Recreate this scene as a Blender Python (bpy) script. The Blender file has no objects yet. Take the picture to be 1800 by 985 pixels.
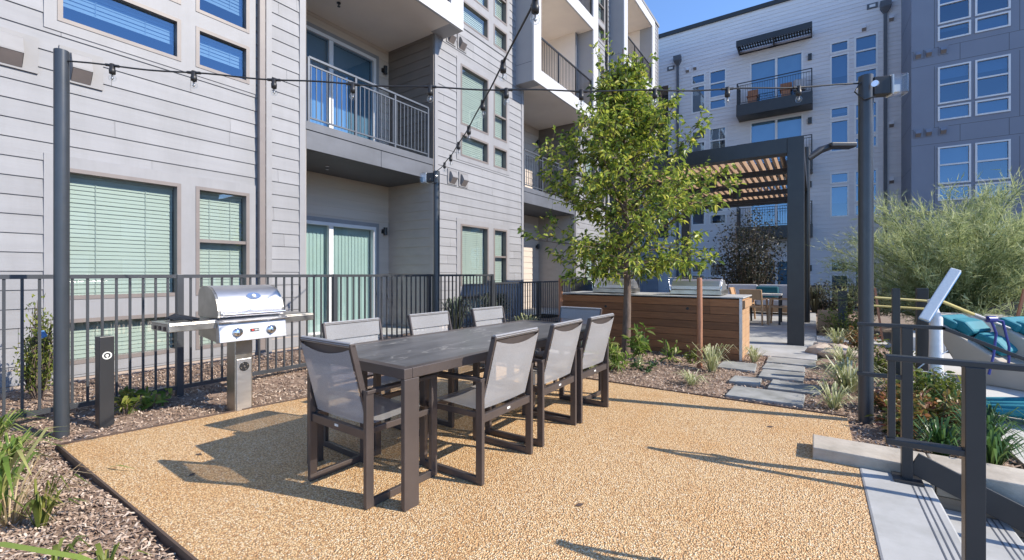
import bpy, bmesh, math, random
from mathutils import Vector, Matrix, noise
R_ = math.radians
rnd = random.Random(7)
sc = bpy.context.scene
col = sc.collection

# ------------------------------------------------------------------ camera, sky, sun, exposure
YAW = 34.13
EYE = 1.25
cam = bpy.data.cameras.new('camera'); camo = bpy.data.objects.new('camera', cam); col.objects.link(camo)
camo.location = (0, 0, EYE); camo.rotation_euler = (R_(90), 0, R_(YAW))
cam.sensor_fit = 'HORIZONTAL'; cam.sensor_width = 36; cam.lens = 36 * 785 / 1800
cam.shift_y = -10.5 / 1800; cam.clip_start = 0.05; cam.clip_end = 3000
sc.camera = camo
SUN = Vector((0.772, 0.224, 0.595)).normalized()
w = bpy.data.worlds.new('World'); sc.world = w; w.use_nodes = True
nt = w.node_tree; nt.nodes.clear()
sky = nt.nodes.new('ShaderNodeTexSky'); sky.sky_type = 'NISHITA'; sky.sun_disc = False
sky.sun_elevation = math.asin(SUN.z); sky.sun_rotation = math.atan2(SUN.x, SUN.y)
sky.air_density = 1.0; sky.dust_density = 0.0; sky.ozone_density = 5.5; sky.altitude = 2200
bg = nt.nodes.new('ShaderNodeBackground'); bg.inputs[1].default_value = 0.15
wo = nt.nodes.new('ShaderNodeOutputWorld')
nt.links.new(sky.outputs[0], bg.inputs[0]); nt.links.new(bg.outputs[0], wo.inputs[0])
sl = bpy.data.lights.new('sun', 'SUN'); sl.energy = 3.1; sl.angle = R_(0.5); sl.color = (1, 0.915, 0.79)
slo = bpy.data.objects.new('sun', sl); col.objects.link(slo); slo.location = (20, 6, 20)
slo.rotation_euler = (-SUN).to_track_quat('-Z', 'Y').to_euler()
sc.view_settings.view_transform = 'Standard'; sc.view_settings.look = 'None'
sc.view_settings.exposure = 1.2; sc.view_settings.gamma = 1; sc.view_settings.use_curve_mapping = False
sc.cycles.use_denoising = True; sc.cycles.max_bounces = 8; sc.cycles.transparent_max_bounces = 24
sc.cycles.caustics_reflective = False; sc.cycles.caustics_refractive = False

# ------------------------------------------------------------------ materials
M = {}
def nodes(name):
    m = bpy.data.materials.new(name); m.use_nodes = True; n = m.node_tree; n.nodes.clear()
    o = n.nodes.new('ShaderNodeOutputMaterial'); M[name] = m
    return m, n, o
def N(n, t, **k):
    x = n.nodes.new(t)
    for a, b in k.items(): setattr(x, a, b)
    return x
def coords(n, stretch=(1, 1, 1)):
    tc = N(n, 'ShaderNodeTexCoord'); mp = N(n, 'ShaderNodeMapping')
    mp.inputs['Scale'].default_value = stretch
    n.links.new(tc.outputs['Object'], mp.inputs[0]); return mp.outputs[0]
def ramp(n, fac, stops):
    r = N(n, 'ShaderNodeValToRGB'); e = r.color_ramp.elements
    while len(e) < len(stops): e.new(0.5)
    for i, (p, c) in enumerate(stops):
        e[i].position = p; e[i].color = (*c, 1)
    n.links.new(fac, r.inputs[0]); return r.outputs[0]
def noise_tex(n, vec, scale, detail=4, rough=0.55):
    t = N(n, 'ShaderNodeTexNoise'); t.inputs['Scale'].default_value = scale
    t.inputs['Detail'].default_value = detail; t.inputs['Roughness'].default_value = rough
    n.links.new(vec, t.inputs['Vector']); return t.outputs['Fac']
def bump(n, h, strength, dist):
    b = N(n, 'ShaderNodeBump'); b.inputs['Strength'].default_value = strength
    b.inputs['Distance'].default_value = dist; n.links.new(h, b.inputs['Height']); return b.outputs[0]
def pm(name, c1, c2=None, scale=6, rough=0.6, metal=0, bs=None, bstr=0.25, bd=0.004, stretch=(1, 1, 1), spec=0.5, rvar=0.0, island=0.0, stain=0.0, sts=(1, 1, 1), stsc=1.2):
    """two-tone noise Principled with an optional noise bump"""
    m, n, o = nodes(name); p = N(n, 'ShaderNodeBsdfPrincipled')
    p.inputs['Roughness'].default_value = rough; p.inputs['Metallic'].default_value = metal
    p.inputs['Specular IOR Level'].default_value = spec
    v = coords(n, stretch)
    c2 = c2 or tuple(x * 0.85 for x in c1)
    f = noise_tex(n, v, scale, 6)
    c = ramp(n, f, [(0.3, c1), (0.7, c2)])
    if island:
        g = N(n, 'ShaderNodeNewGeometry'); mr = N(n, 'ShaderNodeMapRange')
        mr.inputs[3].default_value = 1 - island; mr.inputs[4].default_value = 1 + island
        n.links.new(g.outputs['Random Per Island'], mr.inputs[0])
        mx = N(n, 'ShaderNodeMixRGB', blend_type='MULTIPLY'); mx.inputs[0].default_value = 1
        n.links.new(c, mx.inputs[1]); n.links.new(mr.outputs[0], mx.inputs[2]); c = mx.outputs[0]
    if stain:
        st_ = ramp(n, noise_tex(n, coords(n, sts), stsc, 9, .68), [(.36, (1 - stain, 1 - stain, 1 - stain * 1.08)), (.56, (1, 1, 1))])
        mx = N(n, 'ShaderNodeMixRGB', blend_type='MULTIPLY'); mx.inputs[0].default_value = 1
        n.links.new(c, mx.inputs[1]); n.links.new(st_, mx.inputs[2]); c = mx.outputs[0]
    n.links.new(c, p.inputs['Base Color'])
    if rvar:
        mr = N(n, 'ShaderNodeMapRange'); mr.inputs[3].default_value = max(0.02, rough - rvar); mr.inputs[4].default_value = min(1, rough + rvar)
        n.links.new(noise_tex(n, v, scale * 2.3, 5), mr.inputs[0]); n.links.new(mr.outputs[0], p.inputs['Roughness'])
    if bs: n.links.new(bump(n, noise_tex(n, v, bs, 6, 0.6), bstr, bd), p.inputs['Normal'])
    n.links.new(p.outputs[0], o.inputs[0]); return m
def leaf_mat(name, stops, trans=0.35, rough=0.45):
    m, n, o = nodes(name); g = N(n, 'ShaderNodeNewGeometry')
    c = ramp(n, g.outputs['Random Per Island'], stops)
    p = N(n, 'ShaderNodeBsdfPrincipled'); p.inputs['Roughness'].default_value = rough
    t = N(n, 'ShaderNodeBsdfTranslucent'); mx = N(n, 'ShaderNodeMixShader'); mx.inputs[0].default_value = trans
    n.links.new(c, p.inputs['Base Color']); n.links.new(c, t.inputs[0])
    n.links.new(p.outputs[0], mx.inputs[1]); n.links.new(t.outputs[0], mx.inputs[2]); n.links.new(mx.outputs[0], o.inputs[0]); return m
def glass_mat(name, tint, ior=1.6, refl=(1, 1, 1)):
    m, n, o = nodes(name)
    t = N(n, 'ShaderNodeBsdfTransparent'); t.inputs[0].default_value = (*tint, 1)
    g = N(n, 'ShaderNodeBsdfGlossy'); g.inputs['Roughness'].default_value = 0.01; g.inputs[0].default_value = (*refl, 1)
    ge = N(n, 'ShaderNodeNewGeometry'); dt = N(n, 'ShaderNodeVectorMath', operation='DOT_PRODUCT')
    n.links.new(ge.outputs['Normal'], dt.inputs[0]); n.links.new(ge.outputs['Incoming'], dt.inputs[1])
    ab = N(n, 'ShaderNodeMath', operation='ABSOLUTE'); n.links.new(dt.outputs['Value'], ab.inputs[0])
    om = N(n, 'ShaderNodeMath', operation='SUBTRACT'); om.inputs[0].default_value = 1; n.links.new(ab.outputs[0], om.inputs[1])
    pw = N(n, 'ShaderNodeMath', operation='POWER'); pw.inputs[1].default_value = 4; n.links.new(om.outputs[0], pw.inputs[0])
    r0 = ((ior - 1) / (ior + 1)) ** 2 * 1.6
    f = N(n, 'ShaderNodeMath', operation='MULTIPLY_ADD'); f.inputs[1].default_value = 1 - r0; f.inputs[2].default_value = r0; n.links.new(pw.outputs[0], f.inputs[0])
    v = coords(n); n.links.new(bump(n, noise_tex(n, v, 1.3, 1), 0.12, 0.02), g.inputs['Normal'])
    mx = N(n, 'ShaderNodeMixShader')
    n.links.new(f.outputs[0], mx.inputs[0]); n.links.new(t.outputs[0], mx.inputs[1]); n.links.new(g.outputs[0], mx.inputs[2])
    n.links.new(mx.outputs[0], o.inputs[0]); return m

pm('siding', (.282, .283, .298), (.25, .251, .266), 3, .62, 0, 30, .3, .003, (1, .18, 3), island=.07, stain=.10, sts=(1, 1.4, .22), stsc=1.6)
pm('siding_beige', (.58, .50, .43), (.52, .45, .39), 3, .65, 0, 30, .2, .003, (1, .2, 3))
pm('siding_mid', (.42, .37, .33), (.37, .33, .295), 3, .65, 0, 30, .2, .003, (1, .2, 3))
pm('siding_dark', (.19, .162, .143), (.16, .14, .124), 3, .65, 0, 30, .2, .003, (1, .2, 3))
pm('trim', (.282, .281, .295), (.256, .256, .268), 4, .55, stain=.07, sts=(1, 2, .3), stsc=2)
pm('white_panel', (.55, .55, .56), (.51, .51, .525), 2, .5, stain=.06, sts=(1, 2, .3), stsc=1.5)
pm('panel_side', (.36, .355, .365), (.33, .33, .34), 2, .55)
pm('vent_grey', (.235, .23, .235), (.21, .206, .21), 5, .5)
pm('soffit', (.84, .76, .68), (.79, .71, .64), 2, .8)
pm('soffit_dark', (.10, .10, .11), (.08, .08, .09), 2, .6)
pm('slab_grey', (.135, .143, .165), (.105, .112, .13), 2.2, .5, 0, 20, .1, .002, (1, .5, 2), stain=.15, sts=(1, 1, .5))
pm('frame_taupe', (.21, .18, .168), (.18, .155, .147), 5, .45)
pm('frame_white', (.70, .70, .71), (.66, .66, .67), 4, .4)
pm('back_siding', (.66, .645, .66), (.60, .585, .605), 3, .65, 0, 20, .15, .003, (.3, 1, 3), island=.03)
pm('wing_panel', (.205, .23, .29), (.185, .205, .262), .8, .6)
pm('wing_dark', (.10, .11, .13), None, 2, .6)
pm('black_metal', (.022, .023, .026), (.03, .031, .034), 6, .4)
pm('rail_grey', (.12, .132, .152), (.10, .11, .128), 6, .4, .3)
pm('fence_metal', (.062, .067, .076), (.05, .054, .061), 5, .38, .2)
pm('post_paint', (.056, .064, .076), (.044, .051, .06), 3, .33, .2, 12, .05, .003, rvar=.1)
pm('dark_paint', (.028, .029, .032), (.036, .037, .04), 5, .35, .1)
pm('bronze', (.105, .086, .080), (.085, .070, .066), 7, .36, .35, rvar=.06)
pm('steel', (.66, .66, .67), (.55, .55, .57), 3, .42, 1, 40, .05, .002, (.3, 1, 6), rvar=.08)
pm('steel_worn', (.56, .54, .50), (.40, .38, .34), 5, .36, 1, 30, .1, .003, rvar=.14)
pm('chrome', (.8, .8, .82), (.75, .75, .78), 5, .22, 1)
pm('concrete', (.44, .44, .435), (.38, .38, .37), 3.5, .75, 0, 60, .25, .002, stain=.2, stsc=2.2)
pm('concrete_pale', (.60, .585, .55), (.50, .485, .45), 3, .8, 0, 50, .2, .003, stain=.18, stsc=1.5)
pm('flagstone', (.36, .36, .345), (.25, .252, .24), 5, .75, 0, 30, .5, .005, stain=.3, stsc=3)
pm('wall_block', (.52, .47, .40), (.40, .35, .29), 4, .85, 0, 30, .5, .006, (1, 1, 2), stain=.25, stsc=3)
pm('board_concrete', (.36, .29, .22), (.25, .20, .155), 4, .85, 0, 20, .4, .005, (.5, .5, 4))
pm('brick_base', (.45, .37, .31), (.36, .29, .25), 4, .85, 0, 40, .3, .003)
pm('paver', (.52, .50, .47), (.44, .42, .40), 3, .8, 0, 40, .2, .003)
pm('sling_dark', (.16, .155, .16), None, 200, .6)
pm('plastic_black', (.02, .02, .022), None, 8, .45)
pm('tag_white', (.75, .75, .72), None, 8, .5)
pm('tag_red', (.55, .05, .04), None, 8, .5)
pm('beige_shell', (.44, .39, .33), (.39, .345, .29), 3, .45)
pm('teal', (.012, .21, .27), (.010, .165, .215), 4, .7)
pm('teal_dark', (.012, .12, .15), None, 4, .75)
pm('blue_plastic', (.10, .28, .55), (.08, .22, .46), 4, .4)
pm('white_plastic', (.82, .82, .82), None, 4, .45)
pm('bristle', (.70, .74, .76), (.6, .65, .70), 60, .8)
pm('pole_yellow', (.50, .42, .15), (.44, .36, .13), 6, .45)
pm('hose_blue', (.03, .04, .24), None, 6, .35)
pm('wrap_white', (.78, .78, .80), (.66, .66, .70), 9, .35, 0, 14, .6, .01)
pm('teak', (.50, .31, .17), (.40, .24, .13), 5, .55, 0, 30, .15, .002, (1, 1, .2))
pm('pergola_wood', (.43, .295, .20), (.35, .235, .155), 5, .6, 0, 30, .15, .002, (1, .2, 1))
pm('cushion', (.52, .52, .55), (.46, .46, .50), 9, .85)
pm('stake_wood', (.42, .20, .11), (.30, .13, .075), 8, .75, 0, 30, .3, .003, (4, 4, .5))
pm('bark', (.20, .145, .115), (.10, .075, .06), 14, .9, 0, 26, .8, .01, (2, 2, .7))
pm('bark_green', (.20, .25, .10), (.14, .17, .08), 8, .8)
pm('rock', (.55, .45, .36), (.40, .32, .25), 5, .85, 0, 14, .6, .02)
pm('boulder', (.17, .15, .15), (.12, .11, .11), 3, .85, 0, 10, .5, .02)
pm('soil', (.32, .23, .17), (.18, .12, .09), 4, .95, 0, 30, .5, .02)
pm('earth', (.30, .24, .19), (.22, .17, .14), .6, .95, 0, 6, .5, .02)
pm('edging', (.10, .065, .05), (.07, .05, .04), 8, .6)
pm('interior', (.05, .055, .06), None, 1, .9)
pm('blind', (.46, .465, .44), (.43, .435, .41), 2, .6)
pm('curtain', (.44, .52, .53), (.39, .47, .48), 2, .7)
pm('shade', (.10, .15, .20), (.085, .13, .18), 2, .8)
pm('roofing', (.25, .25, .26), None, 1, .9)
pm('bulb_metal', (.30, .29, .28), None, 8, .3, .8)
glass_mat('glass', (.83, .925, .895), 1.8)
glass_mat('glass_blue', (.50, .66, .80), 2.2, (.54, .73, .93))
glass_mat('clear', (.97, .98, .98), 1.45)
glass_mat('clear_cover', (.86, .87, .88), 1.6)

# golden resin-bound gravel
m, n, o = nodes('gravel'); p = N(n, 'ShaderNodeBsdfPrincipled'); v = coords(n)
vo = N(n, 'ShaderNodeTexVoronoi'); vo.inputs['Scale'].default_value = 118; n.links.new(v, vo.inputs['Vector'])
sx = N(n, 'ShaderNodeSeparateColor'); n.links.new(vo.outputs['Color'], sx.inputs[0])
c1 = ramp(n, sx.outputs[0], [(0, (.43, .225, .09)), (.2, (.61, .37, .17)), (.5, (.74, .49, .245)), (.8, (.81, .60, .34)), (1, (.84, .72, .53))])
big = noise_tex(n, v, 1.3, 4)
c2 = ramp(n, big, [(.28, (.93, .82, .68)), (.5, (.97, .96, .95)), (.72, (1, 1.0, 1.0))])
mu = N(n, 'ShaderNodeMixRGB', blend_type='MULTIPLY'); mu.inputs[0].default_value = 1
n.links.new(c1, mu.inputs[1]); n.links.new(c2, mu.inputs[2])
gm = N(n, 'ShaderNodeMixRGB'); n.links.new(ramp(n, vo.outputs['Distance'], [(.48, (0, 0, 0)), (.72, (.85, .85, .85))]), gm.inputs[0])  # brown binder tone in pebble gaps, with their crevice shade painted in
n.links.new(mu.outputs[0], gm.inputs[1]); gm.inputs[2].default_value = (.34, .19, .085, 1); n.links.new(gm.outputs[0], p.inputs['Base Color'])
iv = N(n, 'ShaderNodeMath', operation='SUBTRACT'); iv.inputs[0].default_value = 1; n.links.new(vo.outputs['Distance'], iv.inputs[1])
n.links.new(bump(n, iv.outputs[0], 1.0, .008), p.inputs['Normal']); p.inputs['Roughness'].default_value = .6
n.links.new(p.outputs[0], o.inputs[0])

# weathered bark mulch chips
m, n, o = nodes('mulch'); p = N(n, 'ShaderNodeBsdfPrincipled'); g = N(n, 'ShaderNodeNewGeometry')
c1 = ramp(n, g.outputs['Random Per Island'], [(0, (.12, .075, .05)), (.25, (.24, .16, .115)), (.55, (.37, .265, .195)), (.82, (.50, .385, .295)), (1, (.64, .53, .43))])
n.links.new(c1, p.inputs['Base Color']); p.inputs['Roughness'].default_value = .85; n.links.new(p.outputs[0], o.inputs[0])

# cedar boards (one tone per board island)
m, n, o = nodes('cedar'); p = N(n, 'ShaderNodeBsdfPrincipled'); v = coords(n, (.5, 1, 7))
g = N(n, 'ShaderNodeNewGeometry')
c1 = ramp(n, noise_tex(n, v, 6, 8, .7), [(.25, (.155, .060, .022)), (.55, (.265, .110, .042)), (.8, (.36, .168, .068))])
mr = N(n, 'ShaderNodeMapRange'); mr.inputs[3].default_value = .62; mr.inputs[4].default_value = 1.4
n.links.new(g.outputs['Random Per Island'], mr.inputs[0])
mu = N(n, 'ShaderNodeMixRGB', blend_type='MULTIPLY'); mu.inputs[0].default_value = 1
n.links.new(c1, mu.inputs[1]); n.links.new(mr.outputs[0], mu.inputs[2]); n.links.new(mu.outputs[0], p.inputs['Base Color'])
n.links.new(bump(n, noise_tex(n, v, 14, 6), .3, .003), p.inputs['Normal']); p.inputs['Roughness'].default_value = .6
n.links.new(p.outputs[0], o.inputs[0])

# dark veined stone table top
m, n, o = nodes('marble'); p = N(n, 'ShaderNodeBsdfPrincipled'); v = coords(n, (2.2, .55, 1))
def vein(scale, lo, hi, dist):
    t = N(n, 'ShaderNodeTexNoise'); t.inputs['Scale'].default_value = scale; t.inputs['Detail'].default_value = 5
    t.inputs['Distortion'].default_value = dist; n.links.new(v, t.inputs['Vector'])
    s = N(n, 'ShaderNodeMath', operation='SUBTRACT'); s.inputs[1].default_value = .5; n.links.new(t.outputs['Fac'], s.inputs[0])
    a = N(n, 'ShaderNodeMath', operation='ABSOLUTE'); n.links.new(s.outputs[0], a.inputs[0])
    return ramp(n, a.outputs[0], [(lo, (1, 1, 1)), (hi, (0, 0, 0))])
base = ramp(n, noise_tex(n, v, 2.6, 8, .65), [(.3, (.06, .06, .063)), (.7, (.145, .145, .15))])
mx1 = N(n, 'ShaderNodeMixRGB'); n.links.new(vein(1.5, 0, .0055, .5), mx1.inputs[0]); n.links.new(base, mx1.inputs[1]); mx1.inputs[2].default_value = (.30, .29, .275, 1)
mx2 = mx1
n.links.new(mx2.outputs[0], p.inputs['Base Color']); p.inputs['Roughness'].default_value = .34
n.links.new(p.outputs[0], o.inputs[0])

# light grey woven sling, slightly see-through
m, n, o = nodes('sling'); p = N(n, 'ShaderNodeBsdfPrincipled'); v = coords(n)
c1 = ramp(n, noise_tex(n, v, 260, 2), [(.35, (.45, .452, .465)), (.65, (.62, .622, .64))])
n.links.new(c1, p.inputs['Base Color']); p.inputs['Roughness'].default_value = .6
tl = N(n, 'ShaderNodeBsdfTranslucent'); tl.inputs[0].default_value = (.30, .29, .29, 1)
tr = N(n, 'ShaderNodeBsdfTransparent')
a = N(n, 'ShaderNodeMixShader'); a.inputs[0].default_value = .2; b = N(n, 'ShaderNodeMixShader'); b.inputs[0].default_value = .40
n.links.new(p.outputs[0], a.inputs[1]); n.links.new(tl.outputs[0], a.inputs[2])
n.links.new(a.outputs[0], b.inputs[1]); n.links.new(tr.outputs[0], b.inputs[2]); n.links.new(b.outputs[0], o.inputs[0])

leaf_mat('oak_leaf', [(0, (.045, .080, .020)), (.2, (.12, .19, .036)), (.5, (.29, .38, .06)), (.8, (.50, .56, .085)), (1, (.64, .58, .12))], .45, .42)
leaf_mat('palo_leaf', [(0, (.17, .22, .09)), (.4, (.36, .42, .19)), (1, (.58, .61, .35))], .4, .6)
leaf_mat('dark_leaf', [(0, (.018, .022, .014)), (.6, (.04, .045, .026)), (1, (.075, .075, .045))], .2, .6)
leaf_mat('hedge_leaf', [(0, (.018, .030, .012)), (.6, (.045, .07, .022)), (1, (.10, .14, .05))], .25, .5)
leaf_mat('grass_green', [(0, (.08, .15, .025)), (.5, (.19, .29, .05)), (.85, (.36, .42, .11)), (1, (.48, .42, .2))], .35, .45)
leaf_mat('grass_pale', [(0, (.20, .24, .09)), (.4, (.42, .45, .22)), (1, (.72, .70, .48))], .3, .5)
leaf_mat('grass_dry', [(0, (.30, .20, .10)), (.6, (.48, .36, .20)), (1, (.58, .47, .30))], .3, .6)
leaf_mat('liriope', [(0, (.02, .055, .015)), (.6, (.05, .12, .03)), (1, (.14, .24, .06))], .3, .4)
leaf_mat('agave', [(0, (.035, .05, .035)), (.6, (.09, .115, .08)), (1, (.22, .25, .18))], .2, .5)
leaf_mat('nandina', [(0, (.09, .10, .03)), (.3, (.16, .19, .045)), (.55, (.30, .20, .06)), (.8, (.40, .20, .08)), (1, (.30, .10, .07))], .3, .5)
leaf_mat('lime_leaf', [(0, (.08, .12, .02)), (.6, (.18, .22, .04)), (1, (.32, .32, .08))], .35, .5)

# ------------------------------------------------------------------ mesh helpers
OFF = {}
def abs_off(o):
    v = Vector((0, 0, 0))
    while o is not None:
        v = v + OFF.get(o.name, Vector((0, 0, 0))); o = o.parent
    return v
def tag(o, label=None, cat=None, group=None, kind=None):
    if label: o['label'] = label
    if cat: o['category'] = cat
    if group: o['group'] = group
    if kind: o['kind'] = kind
    return o
def thing(name, label, cat, loc=(0, 0, 0), group=None, rz=0):
    o = bpy.data.objects.new(name, None); col.objects.link(o); o.empty_display_size = .1
    o.location = loc; o.rotation_euler = (0, 0, rz); OFF[o.name] = Vector(loc)
    return tag(o, label, cat, group)
def copy_tree(o, parent=None):
    c = o.copy(); col.objects.link(c)
    if parent: c.parent = parent
    else: OFF[c.name] = Vector(c.location)
    for ch in list(o.children): copy_tree(ch, c)
    return c
ID = lambda u, z, t: (u, z, t)
class MB:
    def __init__(s): s.v = []; s.f = []; s.sm = []
    def add(s, vs, fs, smooth=False):
        k = len(s.v); s.v += [tuple(x) for x in vs]
        for f in fs: s.f.append([i + k for i in f]); s.sm.append(smooth)
        return s
    def quad(s, a, b, c, d): return s.add([a, b, c, d], [(0, 1, 2, 3)])
    def hexa(s, c): return s.add(c, [(0, 1, 3, 2), (4, 6, 7, 5), (0, 4, 5, 1), (2, 3, 7, 6), (0, 2, 6, 4), (1, 5, 7, 3)])
    def box(s, x0, x1, y0, y1, z0, z1): return s.hexa([(x, y, z) for x in (x0, x1) for y in (y0, y1) for z in (z0, z1)])
    def mbox(s, mp, u0, u1, z0, z1, o0, o1): return s.hexa([mp(u, z, t) for u in (u0, u1) for z in (z0, z1) for t in (o0, o1)])
    def obox(s, c, dims, rz=0, rx=0, ry=0):
        m = Matrix.Rotation(rz, 3, 'Z') @ Matrix.Rotation(ry, 3, 'Y') @ Matrix.Rotation(rx, 3, 'X'); c = Vector(c)
        return s.hexa([c + m @ Vector((x * dims[0] / 2, y * dims[1] / 2, z * dims[2] / 2)) for x in (-1, 1) for y in (-1, 1) for z in (-1, 1)])
    def beam(s, p, q, w, h, up=(0, 0, 1)):
        p = Vector(p); q = Vector(q); d = (q - p).normalized(); upv = Vector(up)
        if abs(d.dot(upv.normalized())) > .99: upv = Vector((1, 0, 0)) if abs(d.x) < .9 else Vector((0, 1, 0))
        a = d.cross(upv).normalized(); b = a.cross(d).normalized()
        return s.hexa([e + a * (i * w / 2) + b * (j * h / 2) for e in (p, q) for i in (-1, 1) for j in (-1, 1)])
    def path(s, pts, w, h, up=(0, 0, 1)):
        for a, b in zip(pts, pts[1:]):
            d = (Vector(b) - Vector(a)).normalized() * (min(w, h) * .5)
            s.beam(Vector(a) - d, Vector(b) + d, w, h, up)
        return s
    def tube(s, pts, r, n=8, cap=True):
        pts = [Vector(p) for p in pts]; k = len(pts); rr = r if isinstance(r, (list, tuple)) else [r] * k
        vs = []; ref = None
        for i, p in enumerate(pts):
            d = (pts[min(i + 1, k - 1)] - pts[max(i - 1, 0)]).normalized()
            if ref is None:
                ref = Vector((0, 0, 1)) if abs(d.z) < .9 else Vector((1, 0, 0))
            a = d.cross(ref).normalized(); b = d.cross(a).normalized(); ref = b.cross(d) if False else ref
            for j in range(n):
                t = 2 * math.pi * j / n; vs.append(p + a * (math.cos(t) * rr[i]) + b * (math.sin(t) * rr[i]))
        fs = [(i * n + j, i * n + (j + 1) % n, (i + 1) * n + (j + 1) % n, (i + 1) * n + j) for i in range(k - 1) for j in range(n)]
        s.add(vs, fs, True)
        if cap: s.add(vs[:n], [tuple(range(n))]); s.add(vs[-n:], [tuple(range(n))])
        return s
    def cyl(s, c, r, z0, z1, n=20, r2=None): return s.tube([(c[0], c[1], z0), (c[0], c[1], z1)], [r, r if r2 is None else r2], n)
    def lathe(s, c, prof, n=14):
        vs = [(c[0] + r * math.cos(2 * math.pi * j / n), c[1] + r * math.sin(2 * math.pi * j / n), c[2] + z) for r, z in prof for j in range(n)]
        fs = [(i * n + j, i * n + (j + 1) % n, (i + 1) * n + (j + 1) % n, (i + 1) * n + j) for i in range(len(prof) - 1) for j in range(n)]
        return s.add(vs, fs, True)
    def prism(s, pts, z0, z1):
        k = len(pts)
        return s.add([(x, y, z0) for x, y in pts] + [(x, y, z1) for x, y in pts],
                     [tuple(range(k)), tuple(range(k, 2 * k))] + [(i, (i + 1) % k, (i + 1) % k + k, i + k) for i in range(k)])
    def extrude(s, mp, prof, a0, a1):
        """prof: (p,q) outline, extruded along a; mp(p,q,a) -> xyz"""
        k = len(prof)
        return s.add([mp(p, q, a0) for p, q in prof] + [mp(p, q, a1) for p, q in prof],
                     [tuple(range(k)), tuple(range(k, 2 * k))] + [(i, (i + 1) % k, (i + 1) % k + k, i + k) for i in range(k)])
    def build(s, name, mat, parent=None, world=True, bevel=0, sharp=None):
        me = bpy.data.meshes.new(name)
        off = abs_off(parent) if (parent is not None and world) else Vector((0, 0, 0))
        me.from_pydata([(x - off.x, y - off.y, z - off.z) for x, y, z in s.v], [], s.f)
        me.polygons.foreach_set('use_smooth', s.sm)
        me.materials.append(M[mat]); me.update()
        if len(s.f) < 20000:
            b = bmesh.new(); b.from_mesh(me); bmesh.ops.recalc_face_normals(b, faces=b.faces[:]); b.to_mesh(me); b.free()
        o = bpy.data.objects.new(name, me); col.objects.link(o)
        if parent is not None: o.parent = parent
        if bevel:
            bv = o.modifiers.new('bevel', 'BEVEL'); bv.width = bevel; bv.segments = 2; bv.limit_method = 'ANGLE'; bv.angle_limit = R_(40)
        return o
def grid_bands(u0, u1, z0, z1, holes):
    zs = sorted({z0, z1} | {z for h in holes for z in h[2:4] if z0 < z < z1}); out = []
    for a, b in zip(zs, zs[1:]):
        zm = (a + b) / 2; cut = sorted((h[0], h[1]) for h in holes if h[2] < zm < h[3]); u = u0
        for c, d in cut:
            if u >= u1 or c >= u1: break
            if c > u: out.append((u, min(c, u1), a, b))
            u = max(u, d)
        if u < u1: out.append((u, u1, a, b))
    return out
BOARD = .2023; PHASE = 3.307 % BOARD
def siding(mb, mp, u0, u1, z0, z1, holes=(), board=BOARD, phase=PHASE, lap=.0135, joints=0):
    k = math.floor((z0 - phase) / board)
    while phase + k * board < z1:
        za = phase + k * board; zb = za + board; k += 1
        ra, rb = max(za, z0), min(zb, z1)
        if rb - ra < 1e-4: continue
        h = lambda z: .001 + lap * (zb - z) / board
        cuts = []
        if joints:
            u = u0 + rnd.uniform(.3, 3.6)
            while u < u1: cuts.append(u); u += 3.66
        for a, b, c, d in grid_bands(u0, u1, ra, rb, holes):
            segs = [a] + [x for x in cuts if a + .05 < x < b - .05] + [b]
            for p, q in zip(segs, segs[1:]):
                q2 = q - (.003 if q != b else 0)
                mb.quad(mp(p, c, h(c)), mp(q2, c, h(c)), mp(q2, d, h(d)), mp(p, d, h(d)))
            if abs(c - za) < 1e-6: mb.quad(mp(a, c, h(c)), mp(b, c, h(c)), mp(b, c, -.002), mp(a, c, -.002))
    return mb
def flat(mb, mp, u0, u1, z0, z1, holes, out, depth=.03):
    for a, b, c, d in grid_bands(u0, u1, z0, z1, holes):
        mb.quad(mp(a, c, out), mp(b, c, out), mp(b, d, out), mp(a, d, out))
    for a, b, c, d in [(u0, u1, z0, z0), (u0, u1, z1, z1)]:
        mb.quad(mp(a, c, out), mp(b, c, out), mp(b, c, out - depth), mp(a, c, out - depth))
    for u in (u0, u1): mb.quad(mp(u, z0, out), mp(u, z1, out), mp(u, z1, out - depth), mp(u, z0, out - depth))
    return mb
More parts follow.
